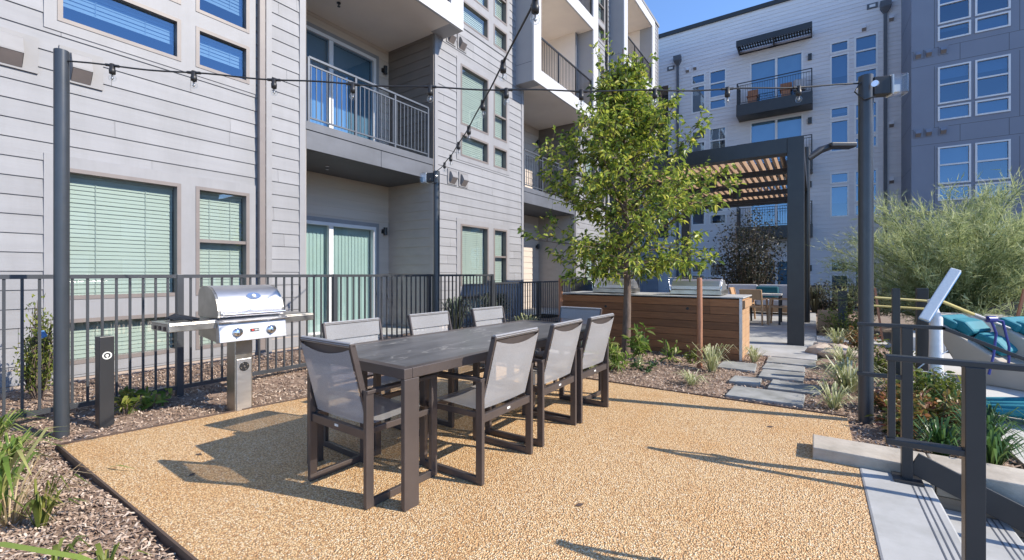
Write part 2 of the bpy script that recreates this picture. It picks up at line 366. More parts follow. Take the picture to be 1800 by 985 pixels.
def window(bld, mp, u0, u1, z0, z1, inter, bars=(), vbars=(), frame='frame_taupe', glass='glass', blind='blind', fw=.045, o1=.03, name='window', drop=1.0, slat=.05):
    f = MB(); o0 = -.09
    f.mbox(mp, u0, u0 + fw, z0, z1, o0, o1).mbox(mp, u1 - fw, u1, z0, z1, o0, o1)
    f.mbox(mp, u0 + fw, u1 - fw, z0, z0 + fw, o0, o1 - .001).mbox(mp, u0 + fw, u1 - fw, z1 - fw, z1, o0, o1 - .001)
    for b in bars: f.mbox(mp, u0 + fw, u1 - fw, b - fw * .5, b + fw * .5, -.07, o1 - .012)
    for b in vbars: f.mbox(mp, b - fw * .7, b + fw * .7, z0 + fw, z1 - fw, -.075, o1 - .014)
    w_ = f.build(name, frame, bld)
    a, b, c, d = u0 + fw * .9, u1 - fw * .9, z0 + fw * .9, z1 - fw * .9
    g = MB(); g.quad(mp(a, c, -.03), mp(b, c, -.03), mp(b, d, -.03), mp(a, d, -.03)); g.build('pane', glass, w_)
    if blind == 'blind':
        k = MB(); z = d - .03; zlo = d - (d - c) * drop
        k.mbox(mp, a + .01, b - .01, d - .035, d, -.13, -.09)
        while z > zlo:
            t = rnd.uniform(-.0015, .0015)
            k.quad(mp(a + .012, z, -.114 + t), mp(b - .012, z, -.114 + t), mp(b - .012, z - slat * 1.03, -.103 + t), mp(a + .012, z - slat * 1.03, -.103 + t)); z -= slat
        for s_ in (.28, .72):
            u = a + (b - a) * s_; k.quad(mp(u, d, -.094), mp(u + .006, d, -.094), mp(u + .006, zlo, -.094), mp(u, zlo, -.094))
        k.build('blind', 'blind', w_)
    elif blind == 'curtain':
        k = MB(); u = a; i = 0
        while u < b:
            q = min(u + .085, b)
            k.quad(mp(u, c, -.118), mp(q + .012, c, -.132), mp(q + .012, d, -.132), mp(u, d, -.118)); u = q
        k.build('curtain', 'curtain', w_)
    elif blind == 'shade':
        k = MB(); zl = d - (d - c) * drop; k.quad(mp(a, zl, -.11), mp(b, zl, -.11), mp(b, d, -.11), mp(a, d, -.11)); k.build('blind', 'shade', w_)
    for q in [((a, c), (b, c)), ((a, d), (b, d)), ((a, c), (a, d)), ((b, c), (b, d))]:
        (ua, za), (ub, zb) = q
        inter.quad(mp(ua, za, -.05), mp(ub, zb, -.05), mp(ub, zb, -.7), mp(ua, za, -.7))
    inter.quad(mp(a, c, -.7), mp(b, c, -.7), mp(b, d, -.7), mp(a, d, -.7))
    return w_
def railing(mb, p, q, z0, h, gap=.1, posts=(), top=(.05, .035), picket=.014, sub=.12):
    p = Vector((*p, 0)); q = Vector((*q, 0)); L = (q - p).length; d = (q - p) / L
    at = lambda t, z: Vector((p.x + d.x * t, p.y + d.y * t, z))
    mb.beam(at(0, z0 + h - .02), at(L, z0 + h - .02), top[0], top[1])
    if sub: mb.beam(at(0, z0 + h - sub - .02), at(L, z0 + h - sub - .02), .025, .025)
    mb.beam(at(0, z0 + .07), at(L, z0 + .07), .025, .025)
    t = gap / 2
    while t < L:
        mb.beam(at(t, z0 + .07), at(t, z0 + h - (sub or .02)), picket, picket); t += gap
    for t in posts: mb.beam(at(t * L, z0 - .02), at(t * L, z0 + h - .02), .04, .04)
    return mb
def vent(bld, mp, u0, u1, z0, z1, mat='vent_grey'):
    v = MB(); v.mbox(mp, u0, u1, z0, z1, 0, .030)
    c = (u0 + u1) / 2 - .01; a, b = c - .085, c + .085; t, l = z1 - .07, z0 + .04; lz = l + .13
    for u in (a, b): v.add([mp(u, t + .02, .030), mp(u, l - .02, .032), mp(u, lz - .02, .13), mp(u, lz, .13), mp(u, t, .075)], [(0, 1, 2, 3, 4)])
    v.quad(mp(a, t + .02, .030), mp(b, t + .02, .030), mp(b, t, .075), mp(a, t, .075)); v.quad(mp(a, t, .075), mp(b, t, .075), mp(b, lz, .13), mp(a, lz, .13))
    v.quad(mp(a, lz - .02, .13), mp(b, lz - .02, .13), mp(b, lz, .13), mp(a, lz, .13))
    o = v.build('vent', mat, bld)
    k = MB(); k.add([mp(a + .004, l - .018, .033), mp(b - .004, l - .018, .033), mp(b - .004, lz - .022, .126), mp(a + .004, lz - .022, .126)], [(0, 1, 2, 3)]); k.build('louvre', 'frame_taupe', o)

# ------------------------------------------------------------------ ground and paving
DECK = [(-4.56, .84), (.235, .84), (.235, 4.87), (-4.05, 4.93), (-4.25, 2.57)]
LOW = (.235, 5.2, -8.0, 3.65)            # sunken area reached by the stairs
g = MB()
for x0, x1, y0, y1 in [(-400, LOW[0], -400, 400), (LOW[1], 400, -400, 400), (LOW[0], LOW[1], LOW[3] + .3, 400), (LOW[0], LOW[1], -400, LOW[2])]:
    g.quad((x0, y0, -.09), (x1, y0, -.09), (x1, y1, -.09), (x0, y1, -.09))
g.build('ground', 'earth')['kind'] = 'structure'
g = MB(); g.quad((LOW[0] - .1, LOW[2], -.76), (LOW[1], LOW[2], -.76), (LOW[1], LOW[3] + .1, -.76), (LOW[0] - .1, LOW[3] + .1, -.76))
g.quad((LOW[1], LOW[2], -.76), (LOW[1], LOW[3] + .3, -.76), (LOW[1], LOW[3] + .3, -.09), (LOW[1], LOW[2], -.09))
g.build('lower_pavement', 'concrete')['kind'] = 'structure'
def in_deck(x, y, m_=0):
    k = len(DECK); r = False
    for i in range(k):
        (x1, y1), (x2, y2) = DECK[i], DECK[(i + 1) % k]
        if (y1 > y) != (y2 > y) and x < (x2 - x1) * (y - y1) / (y2 - y1) + x1: r = not r
    return r
PATIO = (-5.2, .03, 7.79, 17.5)
def flat_zone(x, y): return in_deck(x, y) or (PATIO[0] < x < PATIO[1] and PATIO[2] < y < PATIO[3]) or (x > 1.12 and y > 3.9)
def gh(x, y):
    h = -.02 + .035 * noise.noise((x * 1.1, y * 1.1, 3)) + .018 * noise.noise((x * 4, y * 4, 8))
    if x < -5.2: h += min(.09, (-5.2 - x) * .09)
    if -4 < x < -1.2 and 5.3 < y < 7.3: h += .05 * math.sin((y - 5.3) / 2 * math.pi) * math.sin((x + 4) / 2.8 * math.pi)
    if x < -4.2 and y > .6: h = min(h, .02)
    if y < 1 and x > -5: h = min(h - .005, -.005)
    return h
def bed(name, x0, x1, y0, y1, step=.06):
    nx, ny = int((x1 - x0) / step) + 1, int((y1 - y0) / step) + 1; b = MB()
    vs = []
    for j in range(ny + 1):
        for i in range(nx + 1):
            x = x0 + (x1 - x0) * i / nx; y = y0 + (y1 - y0) * j / ny
            vs.append((x, y, -.075 if flat_zone(x, y) else gh(x, y)))
    b.add(vs, [(j * (nx + 1) + i, j * (nx + 1) + i + 1, (j + 1) * (nx + 1) + i + 1, (j + 1) * (nx + 1) + i) for j in range(ny) for i in range(nx)], True)
    o = b.build(name, 'soil'); o['kind'] = 'structure'; return o
bed('ground_bed', -7.02, .234, -3.0, 12.0, .07)
bed('ground_bed', .236, 1.16, 3.9, 20.0, .08)
# mulch chips
mc = MB()
def chips(x0, x1, y0, y1, n_, lmin=.02, lmax=.075):
    for _ in range(n_):
        x = rnd.uniform(x0, x1); y = rnd.uniform(y0, y1)
        if flat_zone(x, y) or (in_deck(x + .03, y) or in_deck(x, y + .03)): continue
        if any(in_poly(x, y, s_) for s_ in STONES): continue
        z = gh(x, y) + rnd.uniform(0, .018); L = rnd.uniform(lmin, lmax); W = rnd.uniform(.004, .013); a = rnd.uniform(0, 6.28)
        t1, t2 = rnd.uniform(-.35, .35), rnd.uniform(-.5, .5); d = Vector((math.cos(a), math.sin(a), t1)) * L / 2
        s_ = Vector((-math.sin(a), math.cos(a), t2)) * W / 2; c = Vector((x, y, z)); up = Vector((0, 0, rnd.uniform(0, .012)))
        mc.add([c - d - s_, c - d + s_, c + s_ + up, c - s_ + up, c + d * .9 + s_ * .6, c + d * .9 - s_ * .6], [(0, 1, 2, 3), (3, 2, 4, 5)])
def in_poly(x, y, P):
    k = len(P); r = False
    for i in range(k):
        (x1, y1), (x2, y2) = P[i], P[(i + 1) % k]
        if (y1 > y) != (y2 > y) and x < (x2 - x1) * (y - y1) / (y2 - y1) + x1: r = not r
    return r
STONES = [[(-.76, 5.02), (-.74, 5.5), (-.08, 5.49), (-.09, 5.04)], [(-.83, 5.7), (-.81, 6.04), (-.52, 6.07), (-.51, 5.71)],
          [(-.43, 5.6), (-.41, 6.08), (.06, 6.0), (.05, 5.6)], [(-1.1, 6.48), (-1.08, 6.98), (-.66, 7.0), (-.63, 6.45)],
          [(-.57, 6.17), (-.56, 6.66), (-.1, 6.68), (-.11, 6.17)], [(-.58, 6.74), (-.56, 7.17), (-.11, 7.14), (-.1, 6.76)],
          [(-.57, 7.25), (-.58, 7.72), (.01, 7.72), (.02, 7.25)]]
chips(-6.98, -4.0, -1.0, 3.6, 20000, .015, .055)
chips(-4.8, -1.9, -.35, .84, 17000, .012, .055)
chips(-6.98, -4.0, 3.6, 9, 7000)
chips(-4.4, .23, 4.88, 7.8, 22000, .015, .055)
chips(.25, 1.12, 3.95, 9, 9000, .015, .055)
chips(.25, 1.12, 9, 14, 1500)
for _ in range(700):
    x = rnd.uniform(-6.8, -1.9) if rnd.random() < .6 else rnd.uniform(-4, .2); y = rnd.uniform(-.3, 3.5) if x < -4.1 else (rnd.uniform(-.3, .8) if x < -1.9 and rnd.random() < .5 else rnd.uniform(4.95, 7.6))
    if flat_zone(x, y) or any(in_poly(x, y, s_) for s_ in STONES): continue
    a = rnd.uniform(0, 6.28); L = rnd.uniform(.06, .2); p0 = Vector((x, y, gh(x, y) + .018)); d_ = Vector((math.cos(a), math.sin(a), rnd.uniform(-.05, .12))); s_ = Vector((-d_.y, d_.x, 0)) * .002
    p1 = p0 + d_ * L * .5 + Vector((rnd.gauss(0, .008), rnd.gauss(0, .008), .004)); p2 = p0 + d_ * L
    mc.add([p0 - s_, p0 + s_, p1 + s_, p1 - s_, p2 + s_, p2 - s_], [(0, 1, 2, 3), (3, 2, 4, 5)])
tag(mc.build('mulch', 'mulch'), 'weathered brown bark mulch covering the planting beds', 'mulch', kind='stuff')

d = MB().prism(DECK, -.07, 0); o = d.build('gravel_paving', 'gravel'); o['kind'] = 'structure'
# metal edging strip along the deck
e = MB()
def edge(pts):
    for a, b in zip(pts, pts[1:]): e.beam((*a, -.028), (*b, -.028), .012, .08)
edge([(.23, .834), (-4.566, .834), (-4.256, 2.575), (-4.056, 4.938), (.235, 4.878)])
tag(e.build('metal_edging', 'edging'), 'thin rusty brown metal edging round the golden gravel', 'edging')
# loose dead leaves on the gravel
for i, (x, y, a, lab) in enumerate([(-3.52, 1.34, .4, 'dry brown leaf on the gravel in front of the grill'), (-3.2, 1.18, 2, 'curled dry leaf on the gravel close to the left edging'),
                             (-1.05, 2.2, 1, 'small dry leaf on the open gravel right of the table'), (-.3, 4.2, .5, 'dry twig leaf on the gravel near the stepping stones')]):
    l = MB(); c = Vector((x, y, .006)); dx = Vector((math.cos(a), math.sin(a), 0)) * .03; dy = Vector((-math.sin(a), math.cos(a), .25)) * .012
    l.add([c - dx, c + dy, c + dx, c - dy], [(0, 1, 2), (0, 2, 3)]); tag(l.build('fallen_leaf', 'edging'), lab, 'leaf', 'dry leaves on the gravel')

SL = ['grey stepping stone nearest the gravel', 'small grey stepping stone, left one of the second row', 'wide grey stepping stone, right one of the second row',
      'grey stepping stone set apart beside the wooden counter', 'grey stepping stone in the third row of the path', 'grey stepping stone in the fourth row of the path', 'grey stepping stone touching the concrete patio']
for P, lb in zip(STONES, SL):
    tag(MB().prism(P, -.06, .014).build('stepping_stone', 'flagstone', bevel=.008), lb, 'paver', 'stepping stones to the pergola')
p = MB(); p.box(*PATIO[:2], *PATIO[2:], -.07, .012)
p.build('patio_pavement', 'concrete', bevel=.006)['kind'] = 'structure'
p = MB(); p.box(.032, 1.1, 10.05, 10.75, -.07, .03); p.build('path', 'concrete_pale')['kind'] = 'structure'
p = MB(); p.box(1.13, 30, 3.952, 9.6, -.085, .012); p.build('pool_pavement', 'concrete_pale')['kind'] = 'structure'

# stairs going down towards the right, with scored nosings
s = MB(); gv = MB()
for k in range(5):
    x0 = .237 + .33 * k; zt = .006 - .15 * k
    s.box(x0, x0 + .335, .3, 3.648, zt - .16, zt)
st = s.build('stairs', 'concrete', bevel=.012); st['kind'] = 'structure'
for k in range(5):
    x0 = .237 + .33 * k; zt = .006 - .15 * k
    for q in (.235, .262, .289): gv.box(x0 + q, x0 + q + .007, .32, 3.645, zt - .001, zt + .0015)
gv.build('nosing_grooves', 'wing_dark', st)
lw = thing('retaining_wall', 'pale concrete low wall beside the stairs at the corner of the gravel', 'wall', (-.01, 3.65, 0))
x_ = MB(); x_.box(-.012, .6, 3.65, 3.95, -.08, .078); x_.box(.606, 2.4, 3.65, 3.95, -.08, .078); x_.box(2.406, 4.4, 3.65, 3.95, -.08, .078); x_.build('coping', 'wall_block', lw, bevel=.008)
x_ = MB()
for i in range(5): x_.box(.25, 4.4, 3.658, 3.94, -.78 + i * .14, -.78 + i * .14 + .136)
x_.build('wall_face', 'board_concrete', lw, bevel=.004)

# ------------------------------------------------------------------ left apartment building
FX = -7.0; RX = -8.5
mpL = lambda u, z, t: (FX + t, u, z)
mpR = lambda u, z, t: (RX + t, u, z)
BL = thing('apartment_building', 'pale grey lap sided apartment building with recessed balconies and white balcony boxes', 'building', (FX, 0, 0))
inter = MB(); TOPZ = 14.55
REC = [(4.21, 7.24, 3.7, 7.53), (10.9, 14.3, 10.5, 14.9), (17.95, 21.35, 17.55, 21.75)]
trims = []; wins = []
def win_group(y0, ya, yb, yc, yd, ye, lv, big_drop=1):
    if lv == 0: zl = (.22, .74, .96, 2.45); t0, t1, bar = .1, 2.58, 1.71
    else:
        s_ = 3.2 * (lv - 1); zl = tuple(z + s_ for z in (4.075, 4.63, 4.83, 6.27)); t0, t1, bar = 3.96 + s_, 6.40 + s_, 5.47 + s_
    rect = (y0, ye, t0, t1); trims.append(rect)
    hs = [(ya, yb, zl[0], zl[1]), (ya, yb, zl[2], zl[3]), (yc, yd, zl[0], zl[1]), (yc, yd, zl[2], zl[3])]
    tm = MB(); flat(tm, mpL, *rect, hs, .022); tm.build('window_trim', 'trim', BL)
    gl = 'glass_blue' if lv == 1 and y0 < 5 else 'glass'
    for i, h in enumerate(hs):
        window(BL, mpL, *h, inter, bars=((bar,) if i == 3 else ()), glass=gl, drop=1 if lv == 0 or y0 > 5 else (.55 if i in (0, 2) else .8))
for lv in range(3): win_group(1.17, 1.275, 2.447, 2.618, 3.314, 3.405, lv)
for lv in range(4): win_group(7.98, 8.12, 9.21, 9.44, 10.05, 10.17, lv)
for lv in range(4): win_group(14.95, 15.1, 16.0, 16.25, 16.9, 17.0, lv)
for lv in range(2): win_group(-3.0, -2.85, -1.7, -1.5, -.8, -.7, lv)
sd = MB()
for a, b in [(-4, 4.21), (7.24, 10.9), (14.3, 17.95), (21.35, 24.35)]:
    siding(sd, mpL, a, b, -.15, TOPZ, trims, joints=1)
for y0, y1, b0, b1 in REC: siding(sd, mpL, b0, b1, 13.45, TOPZ, [])
sd.build('siding_wall', 'siding', BL)
bb = MB(); bb.box(FX - .05, FX + .004, -4, 4.21, -.2, .24); bb.box(FX - .05, FX + .004, 7.24, 10.9, -.2, .1); bb.build('wall_base', 'brick_base', BL)
# corner boards, downspouts
for y, wd in ((4.10, .105), (7.245, .105), (10.79, .105), (14.305, .105), (17.84, .105), (3.56, .09), (24.25, .1)):
    MB().mbox(mpL, y, y + wd, -.15, TOPZ, -.01, .026).build('corner_board', 'trim', BL, bevel=.003)
for y in (3.47, 17.05):
    ds = MB(); ds.mbox(mpL, y - .045, y + .045, .02, 14.1, .03, .10)
    if y < 5: ds.beam((FX + .07, y, .05), (FX + .35, y, -.02), .08, .06)
    ds.build('downspout', 'frame_taupe' if y < 5 else 'dark_paint', BL, bevel=.008)
rf = MB(); rf.box(FX - 9, FX + .06, -4.05, 24.42, TOPZ, TOPZ + .14); rf.box(FX - 9, FX - 8.9, -4, 24.35, -.2, TOPZ); rf.box(FX - 9, FX, 24.34, 24.4, -.2, TOPZ); rf.box(FX - 9, FX, -4.06, -4, -.2, TOPZ)
rf.build('roof', 'roofing', BL)
for lv, y0, y1, z0, z1 in [(1, .74, 1.125, 3.42, 3.81), (1, 1.29, 1.66, 3.42, 3.81), (1, 7.66, 7.98, 3.33, 3.68), (1, 8.05, 8.37, 3.33, 3.68), (2, 7.62, 7.94, 6.58, 6.93), (2, 8.0, 8.32, 6.58, 6.93), (3, 15.4, 15.7, 9.75, 10.1), (3, 22.2, 22.5, 9.9, 10.3)]:
    vent(BL, mpL, y0, y1, z0, z1)
# recesses with balconies
for r, (y0, y1, b0, b1) in enumerate(REC):
    bk = MB(); dy0, dy1 = (y0 + .32, y0 + 2.64); dm = (dy0 + dy1) / 2
    if r: dy0, dy1 = y0 + .3, y0 + 2.1; dm = (dy0 + dy1) / 2
    doors = [(dy0, dy1, -.02, 2.34), (dy0, dy1, 3.80, 6.27), (dy0, dy1, 7.0, 9.4), (dy0, dy1, 10.2, 12.6)]
    siding(bk, mpR, y0 - .01, y1 + .01, -.15, 6.6, [(a - .09, b + .09, c - .1, d_ + .09) for a, b, c, d_ in doors[:2]], phase=.05)
    bk.build('recess_wall', 'siding_beige', BL)
    bk = MB(); siding(bk, mpR, y0, y1, 6.6, 13.4, [(a - .09, b + .09, c - .1, d_ + .09) for a, b, c, d_ in doors[2:]], phase=.05); bk.build('recess_wall', 'siding_beige', BL)
    tm = MB()
    for a, b, c, d_ in doors: flat(tm, mpR, a - .09, b + .09, c - .1, d_ + .09, [(a, b, c, d_)], .02)
    tm.build('door_trim', 'trim', BL)
    for i, (a, b, c, d_) in enumerate(doors):
        window(BL, mpR, a, b, c, d_, inter, vbars=(dm,), frame='frame_white', glass='glass' if i != 1 else 'glass_blue', blind='curtain', fw=.07, name='patio_door', bars=())
    # side walls of the recess
    sw = MB(); mpA = lambda u, z, t, y=y1: (u, y - t, z); mpB = lambda u, z, t, y=y0: (u, y + t, z)
    for mq in (mpA, mpB):
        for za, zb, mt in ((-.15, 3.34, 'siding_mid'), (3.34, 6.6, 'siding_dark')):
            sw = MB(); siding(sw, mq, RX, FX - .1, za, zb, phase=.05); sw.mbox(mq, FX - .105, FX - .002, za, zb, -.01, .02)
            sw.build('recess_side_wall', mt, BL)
    # first balcony
    sb = MB(); ym = y0 + (y1 - y0) * .52
    sb.box(FX - .03, FX - .004, y0 + .004, ym - .004, 3.34, 3.66); sb.box(FX - .03, FX - .004, ym + .004, y1 - .03, 3.34, 3.66)
    sb.box(RX, FX - .032, y0, y1, 3.342, 3.79); sb.box(FX - .031, FX + .012, y0 + .004, y1 - .03, 3.664, 3.80)
    bal = sb.build('balcony', 'slab_grey', BL, bevel=.003)
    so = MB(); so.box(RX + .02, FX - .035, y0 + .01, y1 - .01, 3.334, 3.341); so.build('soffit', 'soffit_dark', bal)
    rl = MB(); L = y1 - y0 - .24; railing(rl, (FX - .01, y0 + .06), (FX - .01, y1 - .18), 3.80, 1.1, .098, posts=(0, .333, .667, 1)); rl.build('railing', 'rail_grey', bal)
    # white box with the upper two balconies
    bx = MB(); BXF = FX + .61
    for a, b in ((b0, b0 + .4), (b1 - .4, b1)):
        bx.box(BXF - .06, BXF, a, b, 6.59, 13.45)
    bx.box(BXF - .06, BXF, b0 + .4, b1 - .4, 6.59, 7.0); bx.box(BXF - .06, BXF, b0 + .4, b1 - .4, 9.78, 10.2); bx.box(BXF - .06, BXF, b0 + .4, b1 - .4, 13.05, 13.45)
    bal = bx.build('balcony_box', 'white_panel', BL, bevel=.004)
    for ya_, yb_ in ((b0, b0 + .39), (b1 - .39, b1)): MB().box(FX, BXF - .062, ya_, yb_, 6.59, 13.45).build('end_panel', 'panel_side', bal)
    q = MB()
    for zz in (7.12, 10.25): q.box(FX, BXF - .06, b0 - .0015, b0 + .02, zz, zz + .012)
    q.build('panel_joint', 'slab_grey', bal)
    for ya_, yb_, za_, zb_ in ((b0 + .002, b1 - .002, 6.592, 6.97), (b0 + .4, b1 - .4, 9.79, 10.17), (b0 + .002, b1 - .002, 13.06, 13.44)):
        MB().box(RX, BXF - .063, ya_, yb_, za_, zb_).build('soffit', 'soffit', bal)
    for ya_, yb_ in ((y0 - .3, y0), (y1, y1 + .3)): MB().box(RX, FX - .001, ya_, yb_, 6.98, 13.05).build('side_wall', 'soffit', bal)
    for zf in (7.0, 10.2):
        rl = MB(); railing(rl, (BXF - .1, b0 + .41), (BXF - .1, b1 - .41), zf, 1.03, .1, posts=(0, .333, .667, 1), sub=0, picket=.012); rl.build('railing', 'dark_paint', bal)
    # wall lamps and sprinkler heads
    for z in (2.26, 6.08):
        l = MB(); l.mbox(mpR, y1 - .22, y1 - .12, z - .05, z + .05, .005, .03); l.tube([(RX + .09, y1 - .17, z - .09), (RX + .09, y1 - .17, z + .09)], .045, 14); l.build('wall_lamp', 'black_metal', BL)
    for z, yy in ((3.33, y0 + .9), (6.585, y0 + 1.15)):
        l = MB(); l.cyl((FX - .75, yy), .012, z - .07, z, 8); l.cyl((FX - .75, yy), .03, z - .075, z - .07, 10); l.cyl((FX - .75, yy), .04, z - .012, z, 12); l.build('sprinkler', 'chrome' if z < 4 else 'dark_paint', BL)
    ps = MB(); ps.box(RX, FX + .9, y0 - .1, y1 + .1, -.12, .02 if r else .012); ps.build('patio_slab', 'concrete', BL)
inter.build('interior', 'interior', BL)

# ------------------------------------------------------------------ white block at the back
BY = 27.0
mpB2 = lambda u, z, t: (u, BY - t, z)
BB = thing('apartment_block', 'white lap sided apartment block in shade with black balconies and a black sun awning', 'building', (-2, BY, 0))
inter = MB(); holes = []
def bwin(x0, x1, z0, z1, bars):
    holes.append((x0, x1, z0, z1)); window(BB, mpB2, x0, x1, z0, z1, inter, bars=bars, frame='frame_white', glass='glass_blue', blind='shade', fw=.075, o1=.03, drop=rnd.choice([1, 1, .55, .7]))
for lv, dz in ((3, 0), (2, -3.2), (1, -6.4), (0, -10.75)):
    for xa in (-5.86, .62):
        bwin(xa, xa + .76, 10.42 + dz, 11.98 + dz, ()); bwin(xa, xa + .76, 12.06 + dz, 12.62 + dz, ())
        bwin(xa + .95, xa + 1.84, 10.42 + dz, 11.0 + dz, ()); bwin(xa + .95, xa + 1.84, 11.08 + dz, 12.62 + dz, (11.9 + dz,))
    zf = 10.1 + dz if lv else -.5
    holes.append((-2.88, -.48, zf, zf + 2.47))
    window(BB, mpB2, -2.88, -.48, zf, zf + 2.47, inter, vbars=(-1.66,), frame='frame_white', glass='glass_blue', blind='curtain', fw=.08, name='patio_door')
    if lv:
        b = MB(); b.box(-3.4, -.08, BY - 1.1, BY - .002, zf - .62, zf - .02); bal = b.build('balcony', 'black_metal', BB, bevel=.01)
        rl = MB()
        for p_, q_ in (((-3.36, BY - 1.06), (-.12, BY - 1.06)), ((-3.36, BY - 1.05), (-3.36, BY - .02)), ((-.12, BY - 1.05), (-.12, BY - .02))):
            railing(rl, p_, q_, zf - .02, 1.12, .11, posts=(0, 1), sub=.13, picket=.014)
        rl.build('railing', 'black_metal', bal)
        if lv == 3:
            f = MB()
            for cx, cy in ((-2.7, BY - .55), (-1.2, BY - .6)): f.obox((cx, cy, zf + .42), (.5, .5, .06)); f.obox((cx, cy + .2, zf + .65), (.5, .05, .4), rx=.2); f.obox((cx, cy, zf + .2), (.4, .4, .35))
            f.build('balcony_chairs', 'stake_wood', bal)
            f = MB(); f.obox((-.62, BY - .55, zf + .55), (.5, .3, .5), rz=.3); f.build('cushion', 'cushion', bal)
    l = MB(); l.mbox(mpB2, -.28, -.12, zf + 1.9, zf + 2.2, 0, .12); l.build('wall_lamp', 'black_metal', BB)
for xa in (-5.3, .2): pass
sd = MB(); holes.append((-8.4, -7.15, 3.4, 12.4)); siding(sd, mpB2, -14, 3.4, -1.2, 15.3, holes, lap=.016); sd.build('siding_wall', 'back_siding', BB)
q = MB(); q.box(-14.1, 3.3, BY - .1, BY + .5, 15.3, 15.52); q.build('roof_coping', 'black_metal', BB)
q = MB(); q.box(-14, 3.28, BY + .5, BY + 10, 15.1, 15.3); q.box(-14, 3.28, BY + 9.9, BY + 10, -1, 15.2); q.build('roof', 'roofing', BB)
q = MB(); q.box(-8.4, -7.15, BY + 1.4, BY + 1.5, 3.4, 12.4); q.box(-7.15, -7.1, BY, BY + 1.5, 3.4, 12.4); q.build('breezeway', 'wing_dark', BB)
for zz in (3.4, 6.5, 9.6): pass
aw = MB(); z = 13.42
aw.box(-3.4, -.1, BY - 1.12, BY - 1.06, z - .3, z)
for x in (-3.4, -1.78, -.16): aw.box(x, x + .06, BY - 1.058, BY - .02, z - .3, z - .01)
for k in range(2): aw.box(-3.33, -.17, BY - .75 + k * .36, BY - .71 + k * .36, z - .22, z - .18)
for k in range(28): aw.obox((-3.28 + k * .116, BY - .55, z - .1), (.1, 1.0, .012), ry=.5)
aw.box(-3.4, -.1, BY - .06, BY - .021, z - .32, z - .26)
aw.build('awning', 'black_metal', BB)
for x in (-6.6, 2.72):
    d = MB(); d.mbox(mpB2, x - .06, x + .06, -.5, 13.4, .02, .13); d.mbox(mpB2, x - .2, x + .2, 13.62, 13.9, .02, .3)
    d.add([mpB2(x - .2, 13.62, .02), mpB2(x + .2, 13.62, .02), mpB2(x + .2, 13.62, .3), mpB2(x - .2, 13.62, .3), mpB2(x - .07, 13.38, .02), mpB2(x + .07, 13.38, .02), mpB2(x + .07, 13.38, .14), mpB2(x - .07, 13.38, .14)], [(0, 1, 5, 4), (1, 2, 6, 5), (2, 3, 7, 6), (3, 0, 4, 7)])
    d.build('downspout', 'wing_dark', BB)
for x, z in ((-7.0, 13.35), (2.25, 13.9)):
    d = MB(); d.mbox(mpB2, x - .2, x + .2, z - .12, z + .12, 0, .05); d.build('scupper', 'wing_dark', BB); d = MB(); d.mbox(mpB2, x - .11, x + .11, z - .06, z + .06, .05, .06); d.build('scupper_opening', 'frame_white', BB)
for x, z in ((-6.05, 13.0), (-5.65, 13.05), (1.95, 12.95), (2.95, 13.1), (2.95, 8.2), (2.95, 5.6)): vent(BB, mpB2, x - .17, x + .17, z - .18, z + .18, 'back_siding')
inter.build('interior', 'interior', BB)

# ------------------------------------------------------------------ slate grey wing on the right
WY = 24.4; WX = 3.29
mpW = lambda u, z, t: (u, WY - t, z)
BW = thing('apartment_wing', 'slate grey panelled apartment wing with white framed windows behind the feathery tree', 'building', (8, WY, 0))
inter = MB(); holes = []
for lv in range(4):
    dz = 3.2 * lv - 3.2
    for xa in (4.08, 5.14, 9.2, 10.26):
        for z0, z1, b in ((4.17, 4.74, ()), (4.83, 6.32, (5.6,))):
            holes.append((xa, xa + .95, z0 + dz, z1 + dz))
            window(BW, mpW, xa, xa + .95, z0 + dz, z1 + dz, inter, bars=tuple(x + dz for x in b), frame='frame_white', glass='glass_blue', blind='shade', fw=.06, o1=.04, drop=rnd.choice([.5, 1, .5, .3]))
q = MB()
for a, b, c, d_ in grid_bands(WX, 16, -1, 15.4, holes): q.quad(mpW(a, c, 0), mpW(b, c, 0), mpW(b, d_, 0), mpW(a, d_, 0))
q.quad((WX, WY, -1), (WX, BY, -1), (WX, BY, 15.4), (WX, WY, 15.4)); q.build('wall_panel', 'wing_panel', BW)
q = MB(); q.box(WX - .05, 16, WY - .06, WY + .3, 15.4, 15.6); q.box(WX, 16, WY + .3, WY + 12, 15.2, 15.4); q.box(15.9, 16, WY, WY + 12, -1, 15.3); q.build('roof', 'roofing', BW)
q = MB()
for lv in range(5):
    dz = 3.2 * lv - 3.2
    for z in (3.28 + dz, 3.93 + dz): q.mbox(mpW, WX, 16, z, z + .016, 0, .003)
    for x in (4.72, 6.05, 6.5, 8.6): q.mbox(mpW, x, x + .016, 3.30 + dz, 3.93 + dz, 0, .003)
    q.mbox(mpW, 3.98, 3.996, 3.94 + dz, 6.4 + dz, 0, .003); q.mbox(mpW, 6.32, 6.336, 3.94 + dz, 6.4 + dz, 0, .003)
    for z in (4.2 + dz, 5.6 + dz): q.box(WX - .003, WX, WY, BY, z, z + .014)
q.build('panel_joint', 'wing_dark', BW)
for lv in range(4):
    z = 6.98 + 3.2 * lv - 3.2
    for x in (3.5, 3.82, 4.25): vent(BW, mpW, x - .14, x + .14, z - .17, z + .17, 'wing_panel')
inter.build('interior', 'interior', BW)

